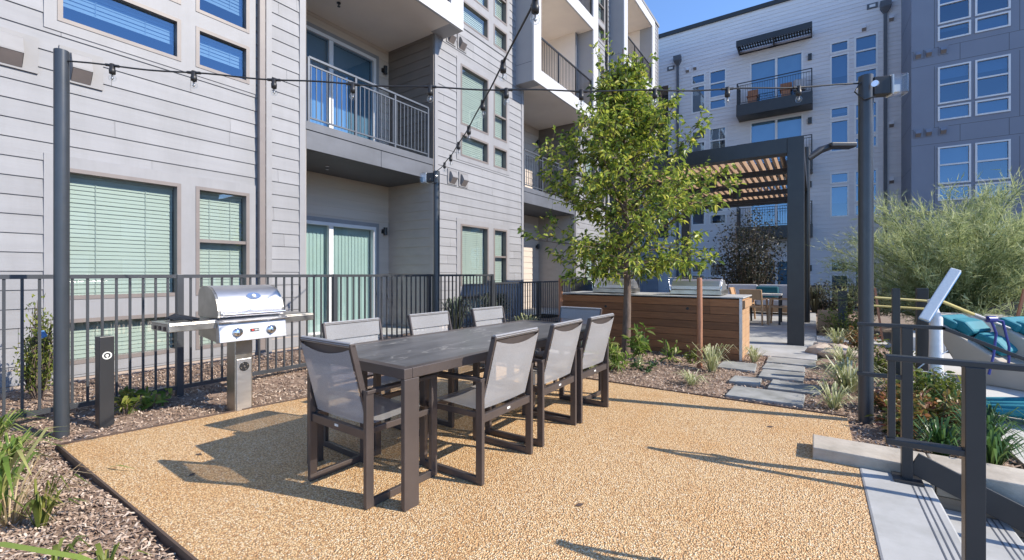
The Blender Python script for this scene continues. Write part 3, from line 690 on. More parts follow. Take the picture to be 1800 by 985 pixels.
# houses across the courtyard, which the glass on the left building mirrors
for hy, w_, hh, lb in ((10.5, 15.5, 8.6, 'grey gabled house across the pool outside the picture, mirrored in the near windows'), (25.5, 13.5, 8.0, 'lower grey gabled house outside the picture, mirrored in the ground floor patio door'), (42, 18, 9.0, 'widest grey gabled house outside the picture, mirrored in the middle windows')):
    r = thing('house', lb, 'house', (34, hy, -.1), 'houses across the courtyard')
    MB().box(30, 40, hy - w_ / 2, hy + w_ / 2, -.1, hh).build('wall', 'wing_panel', r)
    q = MB(); q.add([(29.5, hy - w_ / 2 - .5, hh), (40.5, hy - w_ / 2 - .5, hh), (40.5, hy + w_ / 2 + .5, hh), (29.5, hy + w_ / 2 + .5, hh), (29.5, hy, hh + 2.8), (40.5, hy, hh + 2.8)], [(0, 1, 2, 3), (0, 4, 5, 1), (3, 2, 5, 4), (0, 3, 4), (1, 5, 2)]); q.build('roof', 'roofing', r)
    for k in range(4):
        for z in (1.0, 4.0): MB().box(29.94, 29.999, hy - w_ * .4 + k * w_ * .24, hy - w_ * .4 + k * w_ * .24 + 1.5, z, z + 1.6).build('window', 'frame_white', r)

# ------------------------------------------------------------------ iron fence in front of the left building
def fence(name, label, pts, z0, z1, gap, mat='fence_metal', group=None, post=.06):
    root = thing(name, label, 'fence', (*pts[0], 0), group)
    for (a, b) in zip(pts, pts[1:]):
        pn = MB(); A = Vector((*a, 0)); B = Vector((*b, 0)); L = (B - A).length; d = (B - A) / L
        pn.beam((*a, z1 - .018), (*b, z1 - .018), .04, .036); pn.beam((*a, z0 + .02), (*b, z0 + .02), .04, .04)
        k = int(L / gap)
        for i in range(1, k):
            p_ = A + d * (L * i / k); pn.beam((p_.x, p_.y, z0), (p_.x, p_.y, z1 - .02), .018, .018)
        pn.build('picket_panel', mat, root)
    for p_ in pts:
        MB().box(p_[0] - post / 2, p_[0] + post / 2, p_[1] - post / 2, p_[1] + post / 2, -.1, z1 + .003).build('post', mat, root, bevel=.004)
    return root
fence('metal_fence', 'tall grey picket fence between the dining gravel and the patios', [(-5.4, y) for y in (-3.5, -1.7, .08, 1.88, 3.67, 5.46, 7.25)], .07, 1.245, .098)
fence('metal_fence', 'lower grey picket fence continuing beyond the tall one towards the counter', [(-5.4, y) for y in (7.29, 9.1, 10.9, 12.7, 14.5, 16.3)], .03, 1.08, .098)
fence('metal_fence', 'black picket fence far away in front of the white block', [(-5.2, 20.5), (-3.4, 20.5), (-1.6, 20.5), (.2, 20.5), (2.0, 20.5), (3.8, 20.5), (5.6, 20.5)], -.3, .82, .12, 'black_metal')

# ------------------------------------------------------------------ string light posts
def light_post(x, y, ztop, label, box_dir=None, R=.053):
    root = thing('light_post', label, 'post', (x, y, -.05), 'string light posts')
    m_ = MB(); m_.cyl((x, y), R, -.06, ztop, 28); m_.build('pole', 'post_paint', root)
    c = MB(); c.cyl((x, y), R - .004, ztop - .002, ztop + .004, 28); c.build('pole_cap', 'post_paint', root)
    if box_dir is not None:
        a = box_dir; d = Vector((math.cos(a), math.sin(a), 0)); c = Vector((x, y, ztop - .10))
        b = MB(); b.obox(c + d * .10, (.12, .09, .15), rz=a); jb = b.build('junction_box', 'plastic_black', root, bevel=.006)
        b = MB(); b.obox(c + d * .22 + Vector((0, 0, .0)), (.13, .11, .17), rz=a); b.build('outlet_cover', 'clear_cover', jb, bevel=.015)
        b = MB(); b.obox(c + d * .175, (.012, .10, .16), rz=a); b.obox(c + d * .21 + Vector((0, 0, -.03)), (.05, .05, .06), rz=a); b.build('outlet_plate', 'tag_white', jb)
        s2 = MB(); cc = c + Vector((-.058 * math.sin(R_(YAW)) * -1, -.06, -.0)); s2.tube([cc + Vector((.028, .0, 0)), cc + Vector((.02, -.02, 0))], .026, 14); s2.build('eye_bolt', 'chrome', root)
        s2 = MB(); s2.tube([(x - .04, y - .05, ztop - .06), (x - .08, y - .08, ztop - .14), (x - .02, y - .08, ztop - .22), (x + .06, y - .05, ztop - .2)], .006, 6); s2.build('cable_loop', 'plastic_black', root)
    return root
PA = (-4.85, .91, 2.91); PB = (.36, 4.83, 2.87); PC = (-5.23, 5.47, 2.96); PD = (1.15, -.05, 2.95)
light_post(PA[0], PA[1], 2.985, 'grey round pole at the left corner of the gravel beside the black bollard', None, .046)
light_post(PB[0], PB[1], 2.93, 'dark round pole at the right corner of the gravel with an outlet box', R_(20))
light_post(PC[0], PC[1], 2.965, 'slender grey pole by the fence behind the dining table', R_(200))
light_post(PD[0], PD[1], 2.98, 'round pole at the top of the stairs carrying the upper light string')
def string_lights(name, label, A, B, sag, ts, bulb_r=.026):
    A = Vector(A); B = Vector(B); root = thing(name, label, 'string lights', A, 'strings of bulbs')
    f = lambda t: A.lerp(B, t) + Vector((0, 0, -4 * sag * t * (1 - t) + .006 * math.sin(t * 47)))
    c = MB(); c.tube([f(i / 60) for i in range(61)], .0065, 6)
    c.build('cable', 'plastic_black', root)
    for t in ts:
        p_ = f(t); b = MB(); d = (f(t + .01) - f(t - .01)).normalized()
        b.tube([p_ - d * .05, p_ + d * .05], .011, 6); b.lathe((p_.x, p_.y, p_.z), [(0, .012), (.017, .012), (.019, -.03), (.022, -.034), (.02, -.066), (0, -.066)], 10)
        s_ = b.build('bulb_socket', 'plastic_black', root)
        b = MB(); r = bulb_r; zc = -.066
        b.lathe((p_.x, p_.y, p_.z), [(.013, zc)] + [(r * math.cos(a), zc - .034 + r * math.sin(a)) for a in [R_(x) for x in (58, 35, 10, -15, -40, -65, -89)]], 12)
        b.build('bulb', 'clear', s_)
        b = MB(); b.lathe((p_.x, p_.y, p_.z), [(0, zc), (.007, zc - .003), (.006, zc - .028), (.011, zc - .034), (0, zc - .05)], 6); b.build('filament', 'bulb_metal', s_)
string_lights('string_lights', 'long light string spanning from the left pole to the right pole', PA, PB, .135, [.058 + .0946 * i for i in range(10)])
string_lights('string_lights', 'light string rising steeply from the slender pole by the fence', PC, PD, .30, [.14 + .082 * i for i in range(10)])
string_lights('string_lights', 'distant pale light string hanging beyond the pergola', (-5, 18.5, 2.3), (-.3, 16.8, 2.4), .15, [.1 * i + .05 for i in range(10)], .04)

# ------------------------------------------------------------------ black bollard light by the left pole
r = thing('bollard_light', 'square black bollard with a white round emblem standing in the mulch', 'bollard', (-4.83, 1.16, -.05))
MB().obox((-4.83, 1.16, .345), (.095, .095, .79), rz=R_(4)).build('bollard_body', 'dark_paint', r, bevel=.004)
e = MB(); cc = Vector((-4.78, 1.111, .575))
ax = Vector((math.cos(R_(4)), math.sin(R_(4)), 0)); ay = Vector((-math.sin(R_(4)), math.cos(R_(4)), 0))
c0 = Vector((-4.83, 1.16, .575)) + ax * .049
def disc(mb, c, n1, n2, r0, r1, nrm, th=.002, k=24):
    vs = []
    for i in range(k):
        t = 2 * math.pi * i / k; q_ = n1 * math.cos(t) + n2 * math.sin(t); vs += [c + q_ * r0, c + q_ * r1, c + q_ * r1 + nrm * th, c + q_ * r0 + nrm * th]
    fs = []
    for i in range(k):
        a, b = 4 * i, 4 * ((i + 1) % k); fs += [(a + 3, a + 2, b + 2, b + 3), (a + 2, a + 1, b + 1, b + 2), (a, a + 3, b + 3, b)]
    mb.add(vs, fs)
Z3 = Vector((0, 0, 1))
for nrm, tan in ((ax, ay),):
    c0 = Vector((-4.83, 1.16, .585)) + nrm * .048
    disc(e, c0, tan, Z3, .022, .031, nrm); disc(e, c0, tan, Z3, 0.0005, .011, nrm); e.obox(c0 + nrm * .001 - Z3 * .013, (.006, .006, .014))
e.build('emblem', 'tag_white', r)

# ------------------------------------------------------------------ pedestal grill
r = thing('gas_grill', 'stainless steel pedestal grill with a closed rounded lid and two side shelves', 'grill', (-4.42, 2.03, -.03))
pd = MB(); pd.box(-4.52, -4.36, 1.945, 2.10, -.05, .70); ped = pd.build('pedestal', 'steel_worn', r, bevel=.006)
q = MB(); q.box(-4.359, -4.352, 1.958, 2.087, .0, .47); fp = q.build('front_plate', 'steel', ped, bevel=.003)
q = MB(); c0 = Vector((-4.351, 2.022, .40)); disc(q, c0, Vector((0, 1, 0)), Z3, .0005, .042, Vector((1, 0, 0)), .004)
q.build('lock_emblem', 'plastic_black', ped)
q = MB(); c0 = Vector((-4.346, 2.022, .40)); disc(q, c0, Vector((0, 1, 0)), Z3, .0005, .009, Vector((1, 0, 0)), .004)
for k in range(4):
    a = k * math.pi / 2 + .4; q.obox(c0 + Vector((.001, math.cos(a) * .03, math.sin(a) * .03)), (.003, .010, .010), rx=a)
q.build('lock_pin', 'chrome', ped)
fb = MB(); mpg = lambda p_, q_, a_: (p_, a_, q_)
fb.extrude(mpg, [(-4.60, .70), (-4.24, .66), (-4.235, .86), (-4.60, .86)], 1.745, 2.315); fbo = fb.build('firebox', 'steel_worn', r, bevel=.006)
cp = MB(); cp.extrude(mpg, [(-4.234, .655), (-4.165, .662), (-4.188, .825), (-4.234, .845)], 1.74, 2.32); cpo = cp.build('control_panel', 'steel', r, bevel=.004)
q = MB(); q.extrude(mpg, [(-4.30, .862), (-4.30, .848), (-4.16, .826), (-4.15, .838), (-4.235, .864)], 1.73, 2.33); q.build('drip_ledge', 'steel', r, bevel=.003)
for yy in (1.885, 2.175):
    k = MB(); c0 = Vector((-4.178, yy, .742)); ax_ = Vector((.99, 0, .14))
    k.tube([c0, c0 + ax_ * .02, c0 + ax_ * .036, c0 + ax_ * .04], [.042, .04, .03, .012], 18); k.obox(c0 + ax_ * .042, (.02, .012, .062)); k.build('knob', 'chrome', cpo)
k = MB(); k.obox((-4.176, 2.03, .748), (.006, .075, .026), ry=-.14); bd = k.build('badge', 'plastic_black', cpo)
k = MB(); k.obox((-4.1735, 2.012, .748), (.006, .02, .016), ry=-.14); k.build('badge_mark', 'tag_red', cpo)
k = MB()
for i in range(3): k.obox((-4.1735, 2.032 + i * .012, .748), (.006, .006, .014), ry=-.14)
k.build('badge_mark', 'tag_white', cpo)
prof = [(-4.60, .872), (-4.60, 1.06)] + [(-4.50 + .0 - .1 * math.cos(R_(a)), 1.06 + .085 * math.sin(R_(a))) for a in (30, 60, 90)]
prof += [(-4.46 + .255 * math.sin(R_(a)), .89 + .255 * math.cos(R_(a)) * 1.0) for a in (8, 20, 32, 44, 56, 68, 80, 90)] + [(-4.215, .872)]
ld = MB(); kk = len(prof); ld.add([mpg(p_, q_, 1.765) for p_, q_ in prof] + [mpg(p_, q_, 2.295) for p_, q_ in prof], [(i, (i + 1) % kk, (i + 1) % kk + kk, i + kk) for i in range(kk)], True)
ldo = ld.build('lid', 'steel', r)
for a_, b_ in ((1.745, 1.763), (2.297, 2.315)):
    q = MB(); q.extrude(mpg, [(x - (.004 if x > -4.4 else 0), z) for x, z in prof], a_, b_); q.build('lid_end', 'steel_worn', ldo)
q = MB(); q.tube([(-4.165, 1.76, .90), (-4.165, 2.30, .90)], .014, 10); q.box(-4.215, -4.16, 1.77, 1.785, .89, .91); q.box(-4.215, -4.16, 2.275, 2.29, .89, .91); q.build('handle', 'chrome', ldo)
a_ = R_(52); nrm = Vector((math.sin(a_), 0, math.cos(a_))); c0 = Vector((-4.46, 0, .89)) + nrm * .256 + Vector((0, 2.06, 0)); tn = Vector((math.cos(a_), 0, -math.sin(a_)))
q = MB(); disc(q, c0, Vector((0, 1, 0)) * 1.7, tn, .0005, .036, nrm, .008); em = q.build('emblem', 'chrome', ldo)
q = MB(); disc(q, c0 + nrm * .006, Vector((0, 1, 0)), tn, .0005, .024, nrm, .006); q.build('thermometer', 'tag_white', ldo)
q = MB(); disc(q, c0 + nrm * .0125, Vector((0, 1, 0)), tn, .016, .023, nrm, .002); q.build('dial_ring', 'chrome', ldo)
for y0, y1 in ((1.40, 1.735), (2.325, 2.63)):
    q = MB(); q.box(-4.60, -4.225, y0, y1, .842, .855); q.box(-4.235, -4.222, y0, y1, .785, .843); q.box(-4.60, -4.236, y0 if y0 < 2 else y1 - .013, y0 + .013 if y0 < 2 else y1, .785, .843)
    sh = q.build('side_shelf', 'steel_worn', r, bevel=.004)
    if y0 < 2:
        q = MB()
        for k in range(3): q.box(-4.53 + k * .1, -4.49 + k * .1, 1.395, 1.399, .795, .825)
        q.build('vent_slots', 'edging', sh)
gl = MB(); rr_ = random.Random(3)
gl.tube([(-4.50, 1.50, .872), (-4.46, 1.56, .885), (-4.42, 1.62, .872), (-4.36, 1.66, .865)], [.018, .022, .018, .01], 8); gl.tube([(-4.54, 1.48, .87), (-4.50, 1.54, .90), (-4.47, 1.60, .875)], [.012, .02, .01], 7); gl.tube([(-4.44, 1.50, .868), (-4.39, 1.58, .872), (-4.35, 1.61, .862)], .009, 6)
tag(gl.build('grill_tool', 'plastic_black'), 'crumpled black grill glove lying on the left grill shelf', 'glove')

# ------------------------------------------------------------------ dining table and chairs
TR = thing('dining_table', 'long dining table with a dark veined stone top in a bronze metal frame', 'table', (-2.205, 2.875, 0), rz=R_(-3.2))
TL, TW = 2.46, .99     # local y is the long axis
t = MB()
t.box(-TW / 2, TW / 2, -TL / 2, -TL / 2 + .055, .695, .75); t.box(-TW / 2, TW / 2, TL / 2 - .055, TL / 2, .695, .75)
t.box(-TW / 2, -TW / 2 + .055, -TL / 2 + .056, TL / 2 - .056, .695, .75); t.box(TW / 2 - .055, TW / 2, -TL / 2 + .056, TL / 2 - .056, .695, .75)
t.box(-TW / 2 + .2, -TW / 2 + .24, -TL / 2 + .056, TL / 2 - .056, .69, .73); t.box(TW / 2 - .24, TW / 2 - .2, -TL / 2 + .056, TL / 2 - .056, .69, .73)
t.build('frame', 'bronze', TR, world=False, bevel=.003)
t = MB(); t.box(-TW / 2 + .057, TW / 2 - .057, -TL / 2 + .057, TL / 2 - .057, .735, .748); t.build('tabletop', 'marble', TR, world=False, bevel=.002)
for sx_ in (-1, 1):
    for sy in (-1, 1):
        l = MB(); xa = sx_ * (TW / 2 - .015); ya = sy * (TL / 2 - .052)
        l.obox((xa, ya, .347), (.03, .10, .694)); l.build('leg', 'bronze', TR, world=False, bevel=.003)

def make_chair():
    r = thing('dining_chair', '', 'chair', (0, 0, 0), 'sling chairs around the dining table')
    # local +x is the way the sitter faces
    for s_ in (-1, 1):
        y = s_ * .275; f = MB()
        f.obox((-.235, y, .315), (.048, .028, .63)); f.obox((.235, y, .305), (.048, .028, .61))
        f.obox((0, y, .021), (.425, .026, .042)); f.obox((0.0, y, .62), (.515, .045, .02))
        f.obox((0, y * .93, .40), (.44, .018, .035))
        f.build('side_frame', 'bronze', r, world=False, bevel=.003)
    f = MB(); f.obox((-.235, 0, .385), (.028, .524, .05)); br = f.build('cross_rail', 'bronze', r, world=False, bevel=.003); MB().obox((.20, 0, .385), (.028, .48, .035)).build('cross_rail', 'bronze', r, world=False, bevel=.003)
    f = MB(); f.obox((-.2505, 0, .39), (.003, .032, .013)); f.build('maker_tag', 'tag_white', br, world=False)
    # seat sling
    f = MB(); nx, ny = 8, 6; vs = []
    for i in range(nx + 1):
        for j in range(ny + 1):
            u = i / nx; v_ = j / ny - .5; x = -.20 + .42 * u; z = .425 + .02 * u - .022 * (1 - (2 * v_) ** 2) * math.sin(math.pi * min(1, u * 1.05)) - (.03 * max(0, u - .9) * 10 if u > .9 else 0)
            vs.append((x, v_ * .48, z))
    f.add(vs, [(i * (ny + 1) + j, i * (ny + 1) + j + 1, (i + 1) * (ny + 1) + j + 1, (i + 1) * (ny + 1) + j) for i in range(nx) for j in range(ny)], True)
    f.build('seat', 'sling', r, world=False)
    # back rails, top tube and sling
    P0 = Vector((-.20, 0, .425)); P1 = Vector((-.315, 0, .872)); dr = (P1 - P0).normalized(); nr = Vector((dr.z, 0, -dr.x))
    f = MB()
    for s_ in (-1, 1): f.beam(P0 + Vector((0, s_ * .245, 0)), P1 + Vector((0, s_ * .245, 0)), .014, .032, up=nr)
    f.beam(P1 + Vector((0, -.252, 0)), P1 + Vector((0, .252, 0)), .03, .016, up=Vector((0, 0, 1)))
    f.beam(P0 + Vector((-.01, -.24, .02)), P0 + Vector((-.01, .24, .02)), .02, .012)
    bf = f.build('back_frame', 'bronze', r, world=False, bevel=.002)
    f = MB(); nx, ny = 8, 8; vs = []
    for i in range(nx + 1):
        for j in range(ny + 1):
            u = i / nx; v_ = j / ny - .5; b = (1 - (2 * v_) ** 2)
            top = 1 - .035 - .085 * b                         # rear edge of the sling dips below the top bar
            p_ = P0.lerp(P1, .03 + (top - .03) * u) - nr * (.020 + .022 * b * math.sin(math.pi * min(1, u + .12) * .9)) ; vs.append((p_.x, v_ * .476, p_.z))
    f.add(vs, [(i * (ny + 1) + j, i * (ny + 1) + j + 1, (i + 1) * (ny + 1) + j + 1, (i + 1) * (ny + 1) + j) for i in range(nx) for j in range(ny)], True)
    f.build('backrest', 'sling', r, world=False)
    f = MB(); f.tube([P1 + Vector((0, -.24, 0)), P1 + Vector((0, .24, 0))], .016, 10); f.build('back_sleeve', 'sling', r, world=False)
    for dep, mt in ((.004, 'bronze'), (.012, 'sling')):   # sling inner face, and a bronze strip painting the shadow gap behind it
        f = MB(); vs = []
        for i in range(4):
            for j in range(ny + 1):
                v_ = j / ny - .5; b = 1 - (2 * v_) ** 2; a = i / 3
                p_ = P1 - dr * (.12 * a) + nr * (dep - .012) - nr * (.016 * b * a) + nr * .012 * (1 - a); vs.append((p_.x, v_ * (.474 if mt == 'sling' else .47), p_.z))
        f.add(vs, [(i * (ny + 1) + j, i * (ny + 1) + j + 1, (i + 1) * (ny + 1) + j + 1, (i + 1) * (ny + 1) + j) for i in range(3) for j in range(ny)], True)
        f.build('lining_shade_strip', mt, r, world=False)
    return r
ch0 = make_chair()
CH = [(-2.24, 1.79, 88, 'sling armchair at the near end of the table, seen from behind through its see-through back'),
      (-1.88, 2.365, 180, 'sling armchair on the open gravel side of the table, closest to the near table leg'),
      (-1.885, 3.07, 181, 'sling armchair on the open gravel side of the table, between two others'),
      (-1.865, 3.70, 179, 'sling armchair on the open gravel side of the table, next to the tree bed'),
      (-2.70, 2.19, -3, 'sling armchair on the fence side of the table, just behind the grill'),
      (-2.68, 3.02, -2, 'sling armchair on the fence side of the table, between two others'),
      (-2.64, 3.86, -4, 'sling armchair on the fence side of the table, farthest from the grill'),
      (-2.13, 4.14, -93, 'dark shaded sling armchair at the far end of the table before the wooden counter')]
for i, (x, y, a, lb) in enumerate(CH):
    c = ch0 if i == 0 else copy_tree(ch0)
    c.location = (x, y, .002); c.rotation_euler = (0, 0, R_(a)); c['label'] = lb

# ------------------------------------------------------------------ stair handrails
def handrail(y, label):
    r = thing('handrail', label, 'handrail', (.46, y, 0), 'dark steel stair handrails')
    sl_ = -.15 / .33; X1, Z1 = .62, .935
    tp = MB(); tp.path([(.232, y, Z1), (X1, y, Z1), (2.1, y, Z1 + sl_ * (2.1 - X1))], .045, .02); tp.path([(.240, y, Z1 - .012), (.240, y, .63)], .022, .022); tp.path([(.232, y, .622), (.433, y, .622)], .045, .022); tp.build('rail', 'dark_paint', r, bevel=.003)
    MB().box(1.75, 1.802, y - .026, y + .026, -.62, Z1 + sl_ * (1.78 - X1) - .008).build('post', 'dark_paint', r, bevel=.003)
    pp = MB().box(.434, .486, y - .026, y + .026, .0, Z1 - .008).build('post', 'dark_paint', r, bevel=.003)
    b = MB(); b.box(.395, .53, y - .07, y + .07, .007, .02); b.build('base_plate', 'dark_paint', pp)
    b = MB(); b.beam((.488, y, .12), (1.74, y, .12 + sl_ * 1.24), .02, .13); b.build('lower_bar', 'dark_paint', r, bevel=.003)
handrail(3.57, 'dark steel handrail along the low concrete wall of the stairs')
handrail(2.2, 'dark steel handrail nearest the camera with a thick post and looped end')

# ------------------------------------------------------------------ wooden outdoor kitchen counter
r = thing('kitchen_counter', 'cedar board outdoor kitchen counter behind the young tree', 'counter', (-2.3, 7.2, 0))
q = MB(); zb = -.03
for i in range(8):
    a, b = -3.78, -.905; z0 = zb + i * .114; z1 = z0 + .109
    cuts = [a] + sorted(rnd.sample([-3.1, -2.6, -2.1, -1.7, -1.3], rnd.choice([0, 1, 1]))) + [b]
    for c, d_ in zip(cuts, cuts[1:]): q.box(c + .001, d_ - .001, 7.2 + rnd.uniform(0, .002), 7.222, z0, z1)
q.build('front_boards', 'cedar', r, bevel=.002)
q = MB(); q.box(-3.76, -.92, 7.224, 8.2, -.05, .875); q.build('core', 'plastic_black', r)
for xa_, xb_ in ((-.903, -.868), (-3.82, -3.782)): MB().box(xa_, xb_, 7.19, 7.235, -.05, .892).build('corner_post', 'steel', r)
q = MB(); q.box(-3.84, -.85, 7.185, 8.25, .894, .912); q.build('countertop', 'concrete', r, bevel=.004)
q = MB()
for i in range(8): q.box(-.918, -.88, 7.28, 8.2, zb + i * .114, zb + i * .114 + .109)
q.box(-.9, -.84, 7.3, 8.15, .75, .86); q.build('end_boards', 'teak', r)
for x, z in ((-2.95, .70), (-1.62, .72)):
    q = MB(); disc(q, Vector((x, 7.199, z)), Vector((1, 0, 0)), Z3, .0005, .022, Vector((0, -1, 0)), .003); q.build('vent_hole', 'plastic_black', r)
def counter_grill(x0, x1, label):
    r = thing('built_in_grill', label, 'grill', ((x0 + x1) / 2, 7.75, .922), 'grills on the counter')
    q = MB(); mpx = lambda p_, q_, a_: (a_, p_, q_)
    q.box(x0, x1, 7.45, 8.1, .923, 1.0); q.build('body', 'steel_worn', r, bevel=.008)
    q = MB(); q.extrude(mpx, [(7.46, 1.002), (7.46, 1.06), (7.52, 1.14), (7.62, 1.17), (7.9, 1.15), (8.05, 1.05), (8.08, 1.002)], x0 + .02, x1 - .02); q.build('lid', 'steel', r, bevel=.01)
    q = MB(); q.tube([(x0 + .01, 7.44, .99), (x0 - .02, 7.44, 1.2), (x1 + .02, 7.44, 1.2), (x1 - .01, 7.44, .99)], .011, 8); q.build('handle', 'chrome', r)
counter_grill(-3.3, -2.65, 'steel grill on the counter just left of the tree trunk')
counter_grill(-1.95, -1.18, 'wide steel grill on the counter behind the right tree stake')
r = thing('kettle_grill', 'black kettle shaped cooker beyond the left end of the counter', 'cooker', (-4.1, 8.9, 0))
q = MB(); q.lathe((-4.1, 8.9, 0), [(0, .62), (.2, .66), (.3, .78), (.32, .86)], 20); q.build('bowl', 'plastic_black', r)
q = MB(); q.lathe((-4.1, 8.9, 0), [(.325, .86), (.3, .98), (.2, 1.06), (.03, 1.10), (.03, 1.14), (0, 1.14)], 20); q.build('lid', 'plastic_black', r)
for k in range(3):
    a = k * 2.1; MB().tube([(-4.1 + .2 * math.cos(a), 8.9 + .2 * math.sin(a), .68), (-4.1 + .32 * math.cos(a), 8.9 + .32 * math.sin(a), .0)], .014, 8).build('leg', 'steel', r)
for x, y, zt, lb in ((-3.66, 6.9, 1.18, 'round wooden tree stake beside the far table end'), (-1.275, 6.35, 1.20, 'round wooden tree stake standing in front of the cedar counter')):
    q = MB(); q.tube([(x, y, -.06), (x + .004, y, zt * .5), (x, y, zt - .02), (x, y, zt)], [.036, .035, .034, .024], 12)
    q2 = tag(q.build('tree_stake', 'stake_wood'), lb, 'stake', 'stakes of the young tree')

# ------------------------------------------------------------------ pergola
r = thing('pergola', 'black steel pergola with tan slatted roof over the patio', 'pergola', (-1.8, 9.3, 0))
for x in (-3.55, -.275):
    for y in (9.3, 15.6):
        MB().box(x - .125, x + .125, y - .125, y + .125, .0, 3.64).build('post', 'dark_paint', r, bevel=.006)
q = MB()
for y in (9.3, 15.6): q.box(-3.424, -.401, y - .12, y + .12, 3.37, 3.637)
for x in (-3.55, -.275): q.box(x - .12, x + .12, 9.426, 15.474, 3.37, 3.637)
q.build('beam', 'dark_paint', r, bevel=.006)
q = MB()
for y in (10.6, 11.9, 13.2, 14.5): q.box(-3.43, -.396, y - .05, y + .05, 3.28, 3.39)
q.build('purlin', 'dark_paint', r)
x = -3.35
while x < -.42:
    MB().obox((x, 12.45, 3.49), (.03, 6.0, .13), ry=R_(14)).build('slat', 'pergola_wood', r); x += .135
for x, y in ((-1.9, 10.6), (-1.55, 11.9)):
    q = MB(); q.cyl((x, y), .09, 3.05, 3.28, 14); q.cyl((x, y), .03, 3.26, 3.3, 8); q.build('pendant_lamp', 'plastic_black', r)
# area lamp behind the pergola
r = thing('street_lamp', 'black lamp pole with a curved arm and flat lamp head behind the pergola', 'lamp', (-.16, 13.7, 0))
MB().cyl((-.16, 13.7), .065, 0, 4.5, 14).build('pole', 'dark_paint', r)
fx = Vector((math.cos(R_(YAW)), math.sin(R_(YAW)), 0)); c = Vector((-.16, 13.7, 0))
MB().tube([c + fx * .0 + Z3 * 4.2, c + fx * .12 + Z3 * 4.27, c + fx * .35 + Z3 * 4.43, c + fx * .62 + Z3 * 4.52], [.085, .085, .09, .08], 8).build('arm', 'black_metal', r)
q = MB(); q.obox(c + fx * .85 + Z3 * 4.53, (.66, .30, .12), rz=R_(YAW)); hd = q.build('lamp_head', 'black_metal', r, bevel=.03)
q = MB()
for k in range(5): q.obox(c + fx * (.78 + .07 * k) + Z3 * 4.488, (.045, .2, .02), rz=R_(YAW))
q.build('led_lens', 'frame_white', hd)

# ------------------------------------------------------------------ patio furniture under the pergola
def wood_chair(x, y, a, label):
    r = thing('patio_chair', label, 'chair', (x, y, .012), 'wooden patio chairs', rz=R_(a))
    for px in (-.2, .22):
        for py in (-.23, .23):
            MB().beam((px * 1.1, py * 1.05, 0), (px * .9 - (.02 if px < 0 else 0), py, .62 if px > 0 else .45), .035, .04).build('leg', 'teak', r, world=False)
    MB().obox((0, 0, .44), (.46, .46, .035)).build('seat', 'teak', r, world=False, bevel=.008)
    q = MB()
    for py in (-.23, .23): q.beam((-.2, py, .42), (-.30, py, .86), .035, .05)
    q.obox((-.285, 0, .74), (.03, .44, .26), ry=-.22); q.build('backrest', 'teak', r, world=False, bevel=.008)
    q = MB()
    for py in (-.25, .25): q.obox((0, py, .63), (.46, .045, .025))
    q.build('armrest', 'teak', r, world=False, bevel=.006)
wood_chair(-1.24, 12.5, 80, 'wooden patio chair with its back to the camera beside the counter end')
wood_chair(-.68, 12.7, 178, 'wooden patio chair tucked beside the pergola post, facing left')
wood_chair(-1.62, 13.7, -5, 'wooden patio chair half hidden behind the small patio table')
r = thing('patio_table', 'small square patio table with thin dark legs and a pale top', 'table', (-1.05, 13.0, .012))
MB().box(-1.42, -.68, 12.63, 13.37, .715, .752).build('tabletop', 'concrete_pale', r, bevel=.004)
for px in (-1.39, -.71):
    for py in (12.66, 13.34): MB().box(px - .022, px + .022, py - .022, py + .022, .012, .714).build('leg', 'black_metal', r)
r = thing('outdoor_sofa', 'grey outdoor sofa in front of the dark planting under the pergola', 'sofa', (-1.9, 16.2, .012))
q = MB(); q.box(-3.4, -.55, 15.8, 16.6, .08, .28); q.box(-3.42, -3.34, 15.8, 16.6, .28, .66); q.box(-.62, -.53, 15.8, 16.6, .28, .66); q.build('frame', 'teak', r, bevel=.01)
for k in range(3):
    MB().box(-3.33 + k * .905, -2.44 + k * .905, 15.82, 16.5, .285, .46).build('seat_cushion', 'cushion', r, bevel=.03)
    MB().obox((-2.88 + k * .905, 16.5, .68), (.88, .18, .46), rx=-.15).build('back_cushion', 'cushion', r, bevel=.04)
tag(MB().obox((-1.25, 16.33, .68), (.62, .12, .34), rx=-.25).build('pillow', 'teal_dark', bevel=.04), 'dark teal pillow leaning on the grey outdoor sofa', 'pillow')
tag(MB().box(.05, .42, 12.0, 12.6, -.02, .42).build('wooden_planter', 'teak', bevel=.01), 'low wooden planter box at the patio edge right of the pergola post', 'planter')
tag(MB().box(.45, .63, 12.9, 13.08, -.05, .85).build('dark_bollard', 'wing_dark', bevel=.01), 'dark square bollard in the shaded bed beyond the pergola', 'bollard')

# ------------------------------------------------------------------ trees and plants
def leaf(mb, p_, d, L, W, droop=.25, roll=None):
    d = d.normalized(); s_ = d.cross(Z3)
    if s_.length < .05: s_ = Vector((1, 0, 0))
    s_.normalize(); a = rnd.uniform(-1.3, 1.3) if roll is None else roll
    nrm = s_.cross(d); s_ = s_ * math.cos(a) + nrm * math.sin(a); nn = s_.cross(d)
    m1 = p_ + d * L * .35; m2 = p_ + d * L * .7 - Z3 * (L * droop * .3); tip = p_ + d * L - Z3 * (L * droop)
    mb.add([p_, m1 + s_ * W * .5 + nn * W * .12, m2 + s_ * W * .42 + nn * W * .1, tip, m2 - s_ * W * .42 + nn * W * .1, m1 - s_ * W * .5 + nn * W * .12],
           [(0, 1, 2, 3), (0, 3, 4, 5)])
def rv(s_=1): return Vector((rnd.gauss(0, s_), rnd.gauss(0, s_), rnd.gauss(0, s_)))
def lerp_t(tb, z):
    for (a, b), (c, d) in zip(tb, tb[1:]):
        if a <= z <= c: return b + (d - b) * (z - a) / (c - a)
    return tb[-1][1]
rnd.seed(11)
root = thing('young_tree', 'young leafy tree with a thin trunk growing in the mulch before the cedar counter', 'tree', (-2.39, 6.58, 0))
